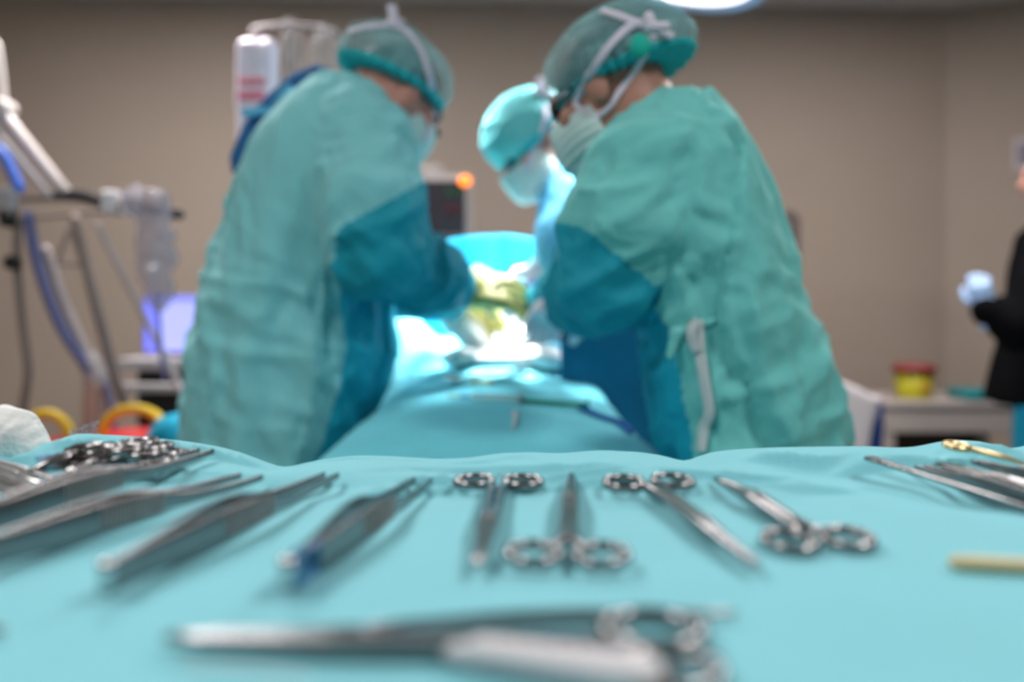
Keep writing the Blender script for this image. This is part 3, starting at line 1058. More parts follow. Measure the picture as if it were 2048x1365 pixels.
wz = float(Zp(wx, wy)[0])
V, Q = Sdf().ell((wx, wy, wz), (.07, .10, .024)).build(.006)
obj('exposed_skin', V, Q, M['antiseptic'], pt)
V, Q = Sdf().ell((wx, wy - .04, wz + .019), (.012, .05, .008)).build(.003)
obj('incision', V, Q, M['wound'], pt)

# white towels around the wound
def towel(name, label, c, r, R, seed, amp=.012):
    s = Sdf().ell(c, r, R)
    V, Q = s.build(.006)
    N = vnormals(V, Q)
    V = V + N * (amp * fold(V, (.5, .3, .8), 14, 2.5, seed))[:, None]
    o = obj(name, V, Q, M['gauze'])
    return tag(o, label, 'towel', 'white towels around the wound')


def rot(ax, ang):
    return np.array(Matrix.Rotation(ang, 3, ax))


towel('gauze_towel', 'white towel on the left side of the wound, lit glaringly', P(936, 658, 2.29), (.10, .10, .036), rot('Y', .75), 3)
towel('gauze_towel', 'white towel on the right side of the wound, leaning up', P(1066, 676, 2.30), (.095, .10, .030), rot('Y', -.62), 4)
towel('gauze_towel', 'flat white towel in front of the wound, nearest the clamps', P(1004, 716, 2.20), (.155, .07, .028), rot('Y', .0), 5)
towel('gauze_towel', 'greyish white folded towel at the right end by the green gown', P(1098, 716, 2.14), (.055, .06, .026), rot('Y', .2), 6)
towel('gauze_towel', 'small upright grey-white towel under the right surgeon sleeve', P(1105, 655, 2.22), (.030, .05, .050), rot('Y', -.3), 7)

# instruments lying on the patient drape
def on_patient(px, py):
    d = 1.9
    for _ in range(12):
        x = (px - 1024) * d / F
        z = float(Zp(x, d)[0])
        d = .5 * d + .5 * np.clip((ZC - z) * F / (py - HY), 1.1, 2.6)
    return np.array([(px - 1024) * d / F, d, float(Zp((px - 1024) * d / F, d)[0])])


GP = 'clamps lying on the patient drape'
for b, t_, lab, kw in (((905, 766), (1068, 744), 'steel clamp lying across the patient drape just before the white towels', {'wid': 1.4}),
                       ((962, 771), (1052, 752), 'gold-ringed clamp lying on the patient drape in front of the steel one', {'ring_m': M['gold'], 'wid': 1.3}),
                       ((1130, 748), (1010, 743), 'steel clamp with pink glint close against the white towels', {'wid': 1.3})):
    B_, T_ = on_patient(*b), on_patient(*t_)
    r = ringed('artery_clamp', lab, 'clamp', float(np.linalg.norm(B_ - T_)), group=GP, **kw)
    lay(r, B_, T_, .002, Zp)

B_, T_ = on_patient(1178, 826), on_patient(893, 806)
L = float(np.linalg.norm(B_ - T_))
t = thing('syringe', 'large syringe with green plunger lying across the patient drape', 'syringe', (0, 0, 0), world=False)
ax = (0, 1, 0); z0 = .0125
obj('plunger', *lathe((0, 0, z0), [(.0001, 0), (.012, 0), (.012, .004), (.005, .006), (.005, .47 * L), (.0001, .47 * L)], 20, ax), M['green_pl'], t)
br = obj('barrel', *lathe((0, 0, z0), [(.0001, .47 * L), (.0105, .47 * L), (.0112, .48 * L), (.0112, .80 * L), (.004, .83 * L), (.003, .86 * L), (.0001, .86 * L)], 24, ax), M['syr'], t)
obj('flange', *rbox((0, .48 * L, z0), (.02, .002, .012), .001), M['grey_pl'], t, False)
obj('needle_hub', *lathe((0, 0, z0), [(.0001, .85 * L), (.0045, .85 * L), (.0035, .90 * L), (.0001, .90 * L)], 14, ax), M['blue_cord'], t)
obj('needle_sheath', *lathe((0, 0, z0), [(.0001, .89 * L), (.0032, .89 * L), (.002, L), (.0001, L)], 12, ax), M['lab'], t)
lay(t, B_, T_, .0, Zp)
q = [on_patient(1030, 833) + (0, 0, .005), on_patient(1031, 846) + (0, 0, .006), on_patient(1026, 862) + (0, 0, .004)]
o = obj('needle_cap', *tube(q, [.006, .004, .002]), M['white_pl']); tag(o, 'small pale needle cap lying in front of the syringe', 'needle_cap')  # loose needle cap beside the syringe
q = [on_patient(1160, 818) + (0, 0, .005), on_patient(1200, 838) + (0, 0, .005), on_patient(1240, 852) + (0, 0, .006), on_patient(1262, 872) + (0, 0, .006)]
o = obj('suction_tube', *tube(q, .006), M['blue_cord']); tag(o, 'dark blue suction tube trailing over the right side of the patient drape', 'tube')

# ================================================================== PEOPLE
def head_frame(fwd, up):
    f = nrm(fwd); u = np.array(up, float); u = nrm(u - f * (u @ f)); r = np.cross(f, u)
    return f, u, r


def head_prims(s, c, f, u, r, neck, k=.012):
    R = np.stack([r, f, u], 1)
    s.ell(c + .022 * u - .012 * f, (.075, .095, .088), R, .02)
    s.ell(c - .045 * u + .030 * f, (.056, .064, .062), R, .03)
    s.ell(c - .098 * u + .066 * f, (.026, .022, .020), R, .02)
    s.ell(c + .026 * u + .079 * f, (.052, .018, .014), R, .012)
    s.cone(c + .012 * u + .092 * f, c - .030 * u + .110 * f, .009, .014, .010)
    s.ell(c - .062 * u + .092 * f, (.024, .011, .009), R, .006)
    for sg in (-1, 1):
        s.ell(c + sg * .045 * r - .022 * u + .062 * f, (.024, .024, .022), R, .012)
        s.ell(c + sg * .079 * r - .006 * u - .012 * f, (.009, .022, .033), R, .006)
    s.cone(c - .05 * u - .022 * f, neck, .054, .062, .03)


def hand_prims(s, w, d, palm, thumb_side, curl=.5, sc=1.0, inf=0.0, spread=.10):
    """palm block, four unequal bent fingers and a thumb leaving the side of the palm near the wrist"""
    d = nrm(d); palm = np.array(palm, float); palm = nrm(palm - d * (palm @ d))
    a = np.cross(d, palm) * thumb_side                 # towards the thumb
    R = np.stack([a, d, palm], 1)
    s.box(w + d * .050 * sc, np.array([.040, .050, .015]) * sc + inf, .012 * sc, R, .012)
    s.cone(w - d * .03, w + d * .02, .026 * sc + inf, .029 * sc + inf, .012)
    for i, (ln, off) in enumerate(((.072, .030), (.082, .010), (.076, -.010), (.060, -.029))):
        q = w + d * .095 * sc + a * off * sc
        dr = nrm(d + a * spread * (1.5 - i) * .8)
        ang = 0
        cu = curl * (.9 + .12 * i)
        rad = .0092 * sc + inf
        for j, fr in enumerate((.45, .31, .24)):
            ang += cu * (.75, 1.0, .7)[j]
            v = dr * math.cos(ang) + palm * math.sin(ang)
            q2 = q + v * ln * fr * sc * 1.12
            s.cone(q, q2, rad, rad * .93, .006)
            q = q2; rad *= .94
    q = w + d * .022 * sc + a * .030 * sc + palm * .004
    for j, (ln, v) in enumerate(((.042, d * .55 + a * .75 + palm * .35), (.032, d * .85 + a * .30 + palm * .5), (.027, d * .9 - a * .05 + palm * .6))):
        q2 = q + nrm(v) * ln * sc
        s.cone(q, q2, (.0135 - .0015 * j) * sc + inf, (.0120 - .0015 * j) * sc + inf, .008)
        q = q2


def person_body(root, skin, head, neck, chest, pelvis, arms, legs, hands, h=.006, bulk=1.0):
    s = Sdf()
    c, f, u, r = head
    head_prims(s, c, f, u, r, neck)
    s.chain([neck, chest, pelvis], [.075 * bulk, .135 * bulk, .13 * bulk], .05)
    for (sh, el, wr) in arms:
        s.cone(chest + (neck - chest) * .55, sh, .055, .045, .03)
        s.chain([sh, el, wr], [.046, .040, .029], .03)
    for (hp, kn, an) in legs:
        s.chain([hp, kn, an], [.085, .055, .04], .03)
    for hd in hands:
        hand_prims(s, *hd)
    V, Q = s.build(h)
    return obj('body', V, Q, skin, root), (V, Q)


def shoe(root, an, d):
    d = nrm((d[0], d[1], 0))
    s = Sdf()
    b = np.array([an[0], an[1], .045])
    s.cone(b - d * .05, b + d * .06, .042, .044, .03)
    s.cone(b + d * .06 - (0, 0, .008), b + d * .15 - (0, 0, .012), .042, .030, .03)
    s.cone(b - d * .02, b + (0, 0, .05), .042, .045, .02)
    s.cut(lambda p: .003 - p[..., 2])
    V, Q = s.build(.008)
    obj('shoe', V, Q, M['shoe'], root)


def cap_mesh(c, f, u, r, cen, rad, tilt_n, plane_off, seed, amp=.006, h=.005, back=.0):
    """gathered cloth cap: ellipsoid cut along its elastic rim"""
    R = np.stack([r, f, u], 1)
    s = Sdf().ell(cen, rad, R)
    if back:
        s.ell(cen - f * back - u * .02, np.array(rad) * .86, R, .04)
    n = nrm(tilt_n); p0 = c + u * plane_off
    s.cut(lambda p: -((p - p0) @ n))
    V, Q = s.build(h); N = vnormals(V, Q)
    hgt = (V - p0) @ n
    # pleats run from the rim towards the crown
    lat = nrm(np.cross(n, f)); az = np.arctan2((V - cen) @ lat, (V - cen) @ f)
    pl = np.sin(az * 26 + 3 * vnoise(V * 18, seed)) * np.exp(-np.maximum(hgt, 0) / .03)
    wr = fold(V, f + .4 * u, 22, 3, seed)
    V = V + N * (amp * wr * sstep(0, .03, hgt) + .0030 * pl)[:, None]
    return (V, Q), hgt


def split_cap(root, mesh, hgt, m_cap, m_rim, rimh=.014):
    V, Q = mesh
    V, g = snap(V, Q, hgt - rimh)
    fh = g[Q].mean(1) + rimh
    cap = obj('surgical_cap', *part_of(V, Q, fh > rimh), m_cap, root)
    obj('elastic_rim', *part_of(V, Q, fh <= rimh), m_rim, cap)
    return cap


def hair_mesh(c, f, u, r, n, off):
    R = np.stack([r, f, u], 1)
    s = Sdf().ell(c + .026 * u - .016 * f, (.081, .099, .091), R)
    p0 = c + u * off; n = nrm(n)
    s.cut(lambda p: -((p - p0) @ n))
    V, Q = s.build(.006); N = vnormals(V, Q)
    return V + N * (.002 * vnoise(V * 60, 5))[:, None], Q


def mask_mesh(c, f, u, r, grow=.006, top=-.012, rear=.012):
    R = np.stack([r, f, u], 1)
    s = Sdf()
    s.ell(c - .050 * u + .040 * f, (.064 + grow, .070 + grow, .062 + grow), R, .02)
    s.cone(c - .018 * u + .098 * f, c - .075 * u + .098 * f, .020 + grow, .022 + grow, .03)
    s.cut(lambda p: rear - ((p - c) @ f))
    s.cut(lambda p: ((p - c) @ u) - top)
    V, Q = s.build(.004); N = vnormals(V, Q)
    return V + N * (.0018 * np.sin(((V - c) @ u) * 420))[:, None], Q


def strap(root, name, tree, pix, w, m, fallback, off=.004):
    pts, nn = zip(*[on_surface(tree, x, y, off, fallback) for x, y in pix])
    return obj(name, *ribbon(pts, nn, w), m, root)


def eyes(root, c, f, u, r):
    for sg in (-1, 1):
        V, Q = Sdf().ell(c + .088 * f + sg * .031 * r + .008 * u, (.012, .012, .010)).build(.003)
        obj('eye', V, Q, M['eye'], root)


def gown_sections(rows, d, ry, sh=0.0, sr=None):
    sr = sh if sr is None else sr
    out = []
    for (py, l, r_) in rows:
        l, r_ = l + sh * (r_ - l), r_ - sr * (r_ - l)
        z = ZC + (HY - py) * d / F
        cx = ((l + r_) / 2 - 1024) * d / F; rx = (r_ - l) / 2 * d / F
        out.append((z, cx, d, rx, float(np.interp(py, ry[0], ry[1]))))
    return out


# ---------------------------------------------------------------- left surgeon
DA = 1.92
A = thing('person', 'surgeon on the left in green-blue gown bending over the patient, seen from behind', 'person', tuple(P(560, HY, DA) * (1, 1, 0)))
fA, uA, rA = head_frame((.66, .60, -.45), (.30, .1, .95))
cA = P(796, 196, DA)
neckA = P(745, 215, DA - .02)
chestA = P(665, 330, DA); pelA = P(565, 760, DA)
shA = P(732, 282, 1.78); elA = P(768, 512, 1.73); wrA = P(922, 572, 1.975)
shA2 = P(735, 270, 2.08); elA2 = P(800, 560, 2.12); wrA2 = P(900, 606, 2.20)
hA = (wrA, P(1045, 592, 2.02) - wrA, np.array([.1, .75, -.6]), 1, .32, 1.12)
hA2 = (wrA2, P(975, 632, 2.28) - wrA2, np.array([.1, -.5, -.8]), -1, .5, 1.0)
legA = [(P(540, 800, DA - .1), P(535, 1200, DA - .1), np.array([P(530, 1400, DA - .1)[0], DA - .1, .09])),
        (P(575, 800, DA + .1), P(570, 1200, DA + .1), np.array([P(565, 1400, DA + .1)[0], DA + .1, .09]))]
_, bodyA = person_body(A, M['skin'], (cA, fA, uA, rA), neckA, chestA, pelA, [(shA, elA, wrA), (shA2, elA2, wrA2)], legA, [hA, hA2])
for l in legA: shoe(A, l[2], (1, .3, 0))
for hd, nm in ((hA, 'glove'), (hA2, 'glove')):
    s = Sdf(); hand_prims(s, *hd[:5], hd[5], .0022)
    d_ = nrm(hd[1]); s.cone(hd[0] - d_ * .055, hd[0] - d_ * .005, .040, .034, .012)
    V, Q = s.build(.0035); N = vnormals(V, Q)
    V = V + N * (.0015 * fold(V, np.cross(d_, (0, 0, 1)), 60, 3, 2))[:, None]
    obj(nm, V, Q, M['glove_ol'], A)

rowsA = [(164, 632, 766), (180, 606, 790), (212, 566, 814), (258, 524, 832), (310, 492, 842), (400, 458, 842), (500, 434, 800), (600, 412, 778),
         (700, 386, 782), (800, 380, 752), (920, 388, 704), (1100, 384, 690), (1330, 390, 680)]
s = Sdf().stack(gown_sections(rowsA, DA, ([148, 170, 210, 260, 330, 450, 700, 1300], [.07, .10, .15, .19, .20, .19, .20, .21]), .05, .022), .05, 2.3)
zzA, colsA = s.cols
s.chain([shA + (-.01, .02, -.01), P(740, 402, 1.735), elA + (-.005, 0, .01)], [.086, .092, .086], .045)
s.chain([elA + (-.005, 0, .01), P(850, 546, 1.87), P(902, 572, 1.965)], [.086, .070, .047], .03)
s.chain([shA2, elA2, wrA2], [.08, .07, .045], .04)
V, Q = s.build(.0085); V = relax(V, Q, 1); N = vnormals(V, Q)


def nx_of(V, zz, cols):
    cx, cy, rx, ry = [np.interp(V[:, 2], zz, c) for c in cols]
    return (V[:, 0] - cx) / rx, (V[:, 1] - cy) / ry


def proj(V):
    return np.stack([1024 + V[:, 0] * F / V[:, 1], HY - (V[:, 2] - ZC) * F / V[:, 1]], 1)


def arm_w(V, pts, r):
    """1 close to an arm, 0 away from it"""
    d = np.full(len(V), 9.0)
    for a, b in zip(pts[:-1], pts[1:]):
        ab = b - a; t = np.clip((V - a) @ ab / (ab @ ab), 0, 1)
        d = np.minimum(d, np.linalg.norm(V - a - t[:, None] * ab, axis=1))
    return sstep(r * 1.35, r * .95, d)


wA = np.maximum(arm_w(V, [shA, P(740, 402, 1.735), elA, wrA], .098), arm_w(V, [shA2, elA2, wrA2], .10))
nx, ny = nx_of(V, zzA, colsA)
zrel = V[:, 2] - ZC
flareA = sstep(.35, -.1, zrel)
sk = .014 * fold(V, (.16, 0, 1), 9, 7, 101) * (.35 + .65 * flareA) + .006 * fold(V, (-.25, .1, 1), 24, 5, 102) * (.4 + .6 * flareA) + .006 * fold(V, (.9, .2, -.5), 16, 3, 107) * flareA
ar = .009 * fold(V, (.75, .2, .55), 13, 3.5, 103) + .005 * fold(V, (.6, .3, -.6), 26, 3, 104)
dis = 1.8 * sk * (1 - wA) + 1.9 * ar * wA
# overlapping back panel: stands off from the layer under it, up to its front hem
flapx = np.interp(V[:, 2], [ZC - .45, ZC - .25, ZC, ZC + .17, ZC + .25], [.55, .55, .50, .38, 1.4])
flapx = np.where(V[:, 2] > ZC + .2, 9, flapx)
under = (nx > flapx) & (wA < .6) & (V[:, 1] < DA)
dis = dis - .020 * under
V = V + N * dis[:, None]
pv_ = proj(V)
V, gv = snap(V, Q, (pv_[:, 1] - 450) - (365 - 450) / (845 - 690.0) * (pv_[:, 0] - 690), wA > .3)
gn = nx - np.interp(V[:, 2], [ZC - .4, ZC - .1, ZC + .05], [.80, .74, .62])
V, gn = snap(V, Q, gn, wA < .5)
fc = V[Q].mean(1)
fpx = proj(fc)
wf = wA[Q].mean(1)
tpar = gv[Q].mean(1)   # below the sleeve hem line
in_arm = wf > .5
near_arm = in_arm & (fc[:, 1] < 2.02)
sleeve = in_arm & ((tpar > 0) & (fpx[:, 0] > 672) | (fc[:, 1] >= 2.02))
frontp = (~sleeve) & (gn[Q].mean(1) > 0) & (fc[:, 2] < ZC + .12)
gA = obj('surgical_gown', *part_of(V, Q, ~sleeve & ~frontp), M['gown_a'], A)
o = obj('sleeve', *part_of(V, Q, sleeve), M['sleeve_blue'], A); o['label'] = 'blue coated lower sleeves'
o = obj('gown_front', *part_of(V, Q, frontp), M['gown_blue'], A); o['label'] = 'blue coated gown front'
gownA = (V, Q)
nA = nrm(uA * .93 - fA * .10)
(capA, hgtA) = cap_mesh(cA, fA, uA, rA, cA + uA * .052 - fA * .024, (.104, .130, .092), nA, .012, 7, back=.035)
split_cap(A, capA, hgtA, M['cap'], M['cap_rim'])
obj('hair', *hair_mesh(cA, fA, uA, rA, nA, .012), M['hair'], A)
mkA = mask_mesh(cA, fA, uA, rA)
obj('face_mask', *mkA, M['mask'], A)
eyes(A, cA, fA, uA, rA)
tA = bvh_of(capA, mkA, bodyA)
strap(A, 'mask_tie', tA, [(782, 52), (812, 66), (838, 100), (853, 140), (862, 172), (868, 215), (860, 252), (846, 285)], .015, M['tie'], DA)
strap(A, 'mask_tie', tA, [(700, 66), (735, 56), (782, 52)], .013, M['tie'], DA)
kn, knn = on_surface(tA, 785, 50, .004, DA)
s = Sdf().cone(kn, kn + (0, 0, .030), .011, .010, .008).cone(kn, kn + (.018, .01, .008), .008, .006, .008).cone(kn + (0, 0, .028), kn + (-.008, 0, .036), .008, .006, .006)
obj('mask_knot', *s.build(.003), M['tie'], A)
# magnifying glasses: rim, temple and dark loupes
ge = cA + fA * .088 + uA * .004
t = obj('glasses', *merge(torus(ge + rA * .033, .024, .019, .003, R=np.stack([rA, uA, fA], 1)), torus(ge - rA * .033, .024, .019, .003, R=np.stack([rA, uA, fA], 1)),
                          tube([ge + rA * .058, cA + rA * .082 + uA * .006 + fA * .03, cA + rA * .083 + uA * .006 - fA * .02], .0025, path=0)), M['lens'], A)
for sg in (-1, 1):
    obj('loupe', *lathe(ge + sg * rA * .026 - uA * .012, [(.0001, 0), (.008, 0), (.0095, .03), (.0095, .034), (.0001, .035)], 16, nrm(fA - uA * .5)), M['dark_pl'], t)
# navy scrub shirt showing along the back edge of the gown
nv_px = [(648, 150), (600, 168), (556, 205), (520, 245), (500, 285), (480, 330)]
pts = [P(x - 2, y + 2, DA + .03) for x, y in nv_px]
o = obj('scrub_shirt', *loft(smooth_path(pts, 5), [.05, .06] + [.055] * 22 + [.05, .04], [.04] * 26, up=(0, 1, 0), n=14, power=2.4), M['scrub_blue'], A)
o['label'] = 'navy shirt back showing behind the gown edge'
bk = P(545, 222, DA + .01)
V, Q = merge(ribbon([bk, bk + (-.03, -.02, -.005), bk + (-.06, -.03, -.012)], [np.array([0, -1, .3])] * 3, .02, .002), ribbon([bk, bk + (.03, -.03, .03), bk + (.05, -.02, .05)], [np.array([0, -1, .3])] * 3, .02, .002))
obj('gown_tie', V, Q, M['gown_c'], A)

# ---------------------------------------------------------------- right surgeon
DB = 1.50
B = thing('person', 'surgeon on the right in green gown with white back ties, facing away to the left', 'person', tuple(P(1480, HY, DB) * (1, 1, 0)))
fB, uB, rB = head_frame((-.80, .46, -.42), (-.22, .12, .96))
cB = P(1215, 190, DB)
neckB = P(1282, 242, DB); chestB = P(1350, 370, DB); pelB = P(1470, 760, DB)
shB = P(1276, 345, 1.38); elB = P(1212, 552, 1.40); wrB = P(1120, 616, 1.86)
shB2 = P(1270, 310, 1.66); elB2 = P(1190, 520, 1.80); wrB2 = P(1100, 610, 2.05)
hB = (wrB, P(1066, 640, 2.10) - wrB, np.array([-.3, .3, -.9]), -1, .5, 1.0)
hB2 = (wrB2, P(1060, 612, 2.2) - wrB2, np.array([-.3, -.3, -.9]), 1, .5, 1.0)
legB = [(P(1480, 800, DB - .09), P(1490, 1200, DB - .09), np.array([P(1490, 1400, DB - .09)[0], DB - .09, .09])),
        (P(1490, 800, DB + .1), P(1500, 1200, DB + .1), np.array([P(1500, 1400, DB + .1)[0], DB + .1, .09]))]
_, bodyB = person_body(B, M['skin_tan'], (cB, fB, uB, rB), neckB, chestB, pelB, [(shB, elB, wrB), (shB2, elB2, wrB2)], legB, [hB, hB2], bulk=.85)
for l in legB: shoe(B, l[2], (-1, .3, 0))
for hd in (hB, hB2):
    s = Sdf(); hand_prims(s, *hd[:5], hd[5], .0022)
    d_ = nrm(hd[1]); s.cone(hd[0] - d_ * .055, hd[0] - d_ * .005, .038, .033, .012)
    obj('glove', *s.build(.0035), M['glove_wh'], B)
rowsB = [(206, 1300, 1390), (220, 1262, 1412), (248, 1218, 1442), (298, 1192, 1484), (370, 1194, 1524), (430, 1200, 1540), (500, 1210, 1558), (560, 1236, 1574), (620, 1252, 1594),
         (700, 1266, 1626), (760, 1278, 1642), (830, 1292, 1652), (920, 1310, 1656), (1100, 1325, 1660), (1400, 1330, 1660)]
s = Sdf().stack(gown_sections(rowsB, DB, ([188, 205, 240, 300, 400, 600, 900, 1400], [.06, .09, .13, .165, .175, .17, .19, .20]), .045, .055), .05, 2.3)
zzB, colsB = s.cols
s.chain([shB + (.005, .02, -.005), P(1245, 440, 1.385), elB], [.074, .078, .066], .045)
s.chain([elB, P(1185, 578, 1.52), wrB + (.012, -.03, 0)], [.066, .060, .040], .03)
s.chain([shB2, elB2, wrB2], [.075, .07, .043], .04)
V, Q = s.build(.0072); V = relax(V, Q, 1); N = vnormals(V, Q)
wB = np.maximum(arm_w(V, [shB, P(1245, 440, 1.385), elB, wrB], .085), arm_w(V, [shB2, elB2, wrB2], .085))
nx, ny = nx_of(V, zzB, colsB)
pp = proj(V)
zrel = V[:, 2] - ZC
low = sstep(.25, -.15, zrel)
sk = .010 * fold(V, (.20, 0, -1), 12, 6, 201) * (.3 + .7 * low) + .005 * fold(V, (-.3, .1, 1), 28, 4, 202) + .007 * fold(V, (-.9, .2, -.55), 15, 3, 203) * low
chestf = .011 * fold(V, (-.8, .1, .35), 15, 4.5, 205) * sstep(.02, .12, zrel) * sstep(.42, .25, zrel) * sstep(1480, 1420, pp[:, 0])
ar = .011 * fold(V, (.62, 0, .75), 13, 4, 206) + .004 * fold(V, (.7, .2, .3), 28, 3, 207)
dis = 1.75 * (sk + chestf) * (1 - wB) + 1.8 * ar * wB
# rear panel of the gown overlaps the side; its edge runs down from the neck
edge_x = np.interp(pp[:, 1], [210, 300, 400, 520, 640, 700, 800, 920], [1400, 1476, 1468, 1452, 1438, 1462, 1510, 1546])
dis = dis + .012 * ((pp[:, 0] > edge_x) & (V[:, 1] < DB + .02))
# front panel lies deeper than the green side panel
fx = np.interp(pp[:, 1], [535, 560, 650, 720, 900, 940, 1400], [1235, 1268, 1345, 1362, 1396, 1400, 1400])
fm = (pp[:, 0] < fx) & (pp[:, 1] > 535) & (wB < .5)
dis = dis - .016 * fm
V = V + N * dis[:, None]
pq = proj(V)
V, gs = snap(V, Q, pq[:, 1] - np.interp(pq[:, 0], [1090, 1165, 1260, 1310], [440, 455, 530, 570]), wB > .3)
V, gf = snap(V, Q, fx - pp[:, 0], (wB < .5) & (pp[:, 1] > 540))
fc = V[Q].mean(1); fpx = proj(fc); wf = wB[Q].mean(1)
sl = (wf > .5) & ((gs[Q].mean(1) > 0) | (fc[:, 1] > 1.62))
fr = (gf[Q].mean(1) > 0) & (pp[:, 1][Q].mean(1) > 535) & (wf < .5) & ~sl
back = ~sl & ~fr & (fpx[:, 0] > np.interp(fpx[:, 1], [210, 300, 400, 520, 640, 700, 800, 920], [1400, 1476, 1468, 1452, 1438, 1462, 1510, 1546])) & (fc[:, 1] < DB + .02)
gB = obj('surgical_gown', *part_of(V, Q, ~sl & ~fr & ~back), M['gown_b'], B)
obj('gown_back_panel', *part_of(V, Q, back), M['gown_b'], gB)
o = obj('sleeve', *part_of(V, Q, sl), M['sleeve_blue'], B); o['label'] = 'dark teal coated lower sleeves'
o = obj('gown_front', *part_of(V, Q, fr), M['gown_blue'], B); o['label'] = 'bright cyan coated gown front'
gownB = (V, Q)
tG = bvh_of(gownB)
strap(B, 'gown_tie', tG, [(1392, 640), (1400, 700), (1412, 760), (1422, 820), (1410, 860), (1408, 905)], .017, M['tie_cloth'], DB, .008)
strap(B, 'gown_tie', tG, [(1392, 640), (1386, 665), (1394, 700)], .014, M['tie_cloth'], DB, .012)
strap(B, 'gown_tie', tG, [(1352, 664), (1375, 655), (1410, 648), (1436, 640)], .008, M['gown_b'], DB, .006)
kn, _ = on_surface(tG, 1358, 668, .006, DB)
s = Sdf().cone(kn, kn + (-.012, -.004, -.035), .010, .006, .008).cone(kn, kn + (.02, -.002, .004), .009, .008, .008)
obj('tie_knot', *s.build(.003), M['gown_b'], B)
nB = nrm(uB * .96 - fB * .06)
(capB, hgtB) = cap_mesh(cB, fB, uB, rB, cB + uB * .046 - fB * .032, (.098, .132, .086), nB, .004, 17, back=.030)
split_cap(B, capB, hgtB, M['cap'], M['cap_rim'], .009)
obj('hair', *hair_mesh(cB, fB, uB, rB, nB, .002), M['hair'], B)
mkB = mask_mesh(cB, fB, uB, rB, grow=.008)
obj('face_mask', *mkB, M['mask'], B)
eyes(B, cB, fB, uB, rB)
tB = bvh_of(capB, mkB, bodyB)
strap(B, 'mask_tie', tB, [(1296, 48), (1262, 52), (1225, 88), (1192, 130), (1166, 170), (1150, 205)], .013, M['tie'], DB)
strap(B, 'mask_tie', tB, [(1308, 70), (1290, 110), (1262, 152), (1236, 190), (1222, 212), (1196, 232), (1170, 226), (1150, 205)], .010, M['tie'], DB)
strap(B, 'head_band', tB, [(1205, 24), (1240, 34), (1272, 46), (1308, 56), (1345, 74)], .012, M['tie'], DB)
kn, _ = on_surface(tB, 1300, 56, .004, DB)
s = Sdf().cone(kn, kn + (-.002, 0, .016), .009, .009, .006).cone(kn + (.0, 0, 0), kn + (.026, .004, .002), .008, .008, .006)
obj('mask_knot', *s.build(.003), M['tie'], B)
kn, _ = on_surface(tB, 1280, 92, .001, DB)
o = obj('cap_patch', *Sdf().ell(kn, (.017, .010, .020)).build(.003), mat('cap_patch_teal', srgb(0, 178, 160), .7), B)
ge = cB + fB * .086 + uB * .006
obj('glasses', *merge(torus(ge + rB * .033, .024, .019, .003, R=np.stack([rB, uB, fB], 1)), torus(ge - rB * .033, .024, .019, .003, R=np.stack([rB, uB, fB], 1)),
                      tube([ge - rB * .058, cB - rB * .082 + uB * .01 + fB * .03, cB - rB * .083 + uB * .01 - fB * .01], .003, path=0)), M['lens'], B)

# ---------------------------------------------------------------- surgeon at the back
DC = 2.22
C = thing('person', 'surgeon in light blue gown behind the right one, looking down with lit cap', 'person', tuple(P(1240, HY, 2.36) * (1, 1, 0)))
fC, uC, rC = head_frame((-.66, -.42, -.62), (-.62, -.10, .78))
cC = P(1062, 296, DC)
neckC = P(1140, 345, 2.30); chestC = P(1190, 440, 2.36); pelC = P(1235, 720, 2.38)
shC = P(1142, 372, 2.24); elC = P(1138, 490, 2.06); wrC = P(1093, 530, 2.17)
shC2 = P(1200, 380, 2.50); elC2 = P(1160, 530, 2.56); wrC2 = P(1080, 610, 2.45)
hC = (wrC, P(1072, 590, 2.18) - wrC, np.array([-.25, .9, -.1]), -1, .40, .95)
hC2 = (wrC2, P(1040, 650, 2.40) - wrC2, np.array([-.3, -.3, -.9]), 1, .5, 1.0)
legC = [(P(1235, 750, 2.30), P(1235, 1000, 2.30), np.array([P(1235, 1300, 2.30)[0], 2.30, .09])),
        (P(1240, 750, 2.46), P(1240, 1000, 2.46), np.array([P(1240, 1300, 2.46)[0], 2.46, .09]))]
_, bodyC = person_body(C, M['skin'], (cC, fC, uC, rC), neckC, chestC, pelC, [(shC, elC, wrC), (shC2, elC2, wrC2)], legC, [hC, hC2], bulk=.9)
for l in legC: shoe(C, l[2], (-1, 0, 0))
for hd in (hC, hC2):
    s = Sdf(); hand_prims(s, *hd[:5], hd[5], .0022)
    d_ = nrm(hd[1]); s.cone(hd[0] - d_ * .055, hd[0] - d_ * .005, .038, .033, .012)
    obj('glove', *s.build(.0035), M['glove_wh'], C)
rowsC = [(318, 1128, 1200), (335, 1112, 1240), (365, 1096, 1280), (420, 1090, 1310), (520, 1110, 1330), (640, 1138, 1345), (760, 1165, 1352), (900, 1170, 1358), (1200, 1170, 1355)]
s = Sdf().stack(gown_sections(rowsC, 2.38, ([318, 340, 370, 450, 1200], [.07, .11, .16, .18, .19])), .05, 2.3)
s.chain([shC, elC, wrC + (.02, -.015, .02)], [.078, .074, .036], .04)
s.chain([shC2, elC2, wrC2], [.08, .07, .042], .04)
V, Q = s.build(.009); V = relax(V, Q, 1); N = vnormals(V, Q)
V = V + N * (.009 * fold(V, (.1, 0, 1), 12, 5, 301) + .005 * fold(V, (.6, .2, .6), 22, 3, 302))[:, None]
obj('surgical_gown', V, Q, M['gown_c'], C)
nC = nrm(uC * .97 + fC * .16)
(capC, hgtC) = cap_mesh(cC, fC, uC, rC, cC + uC * .048 - fC * .020, (.100, .128, .096), nC, .002, 27, amp=.004, back=.01)
split_cap(C, capC, hgtC, M['cap_c'], M['cap_rim'], .02)
obj('hair', *hair_mesh(cC, fC, uC, rC, nC, -.002), M['hair'], C)
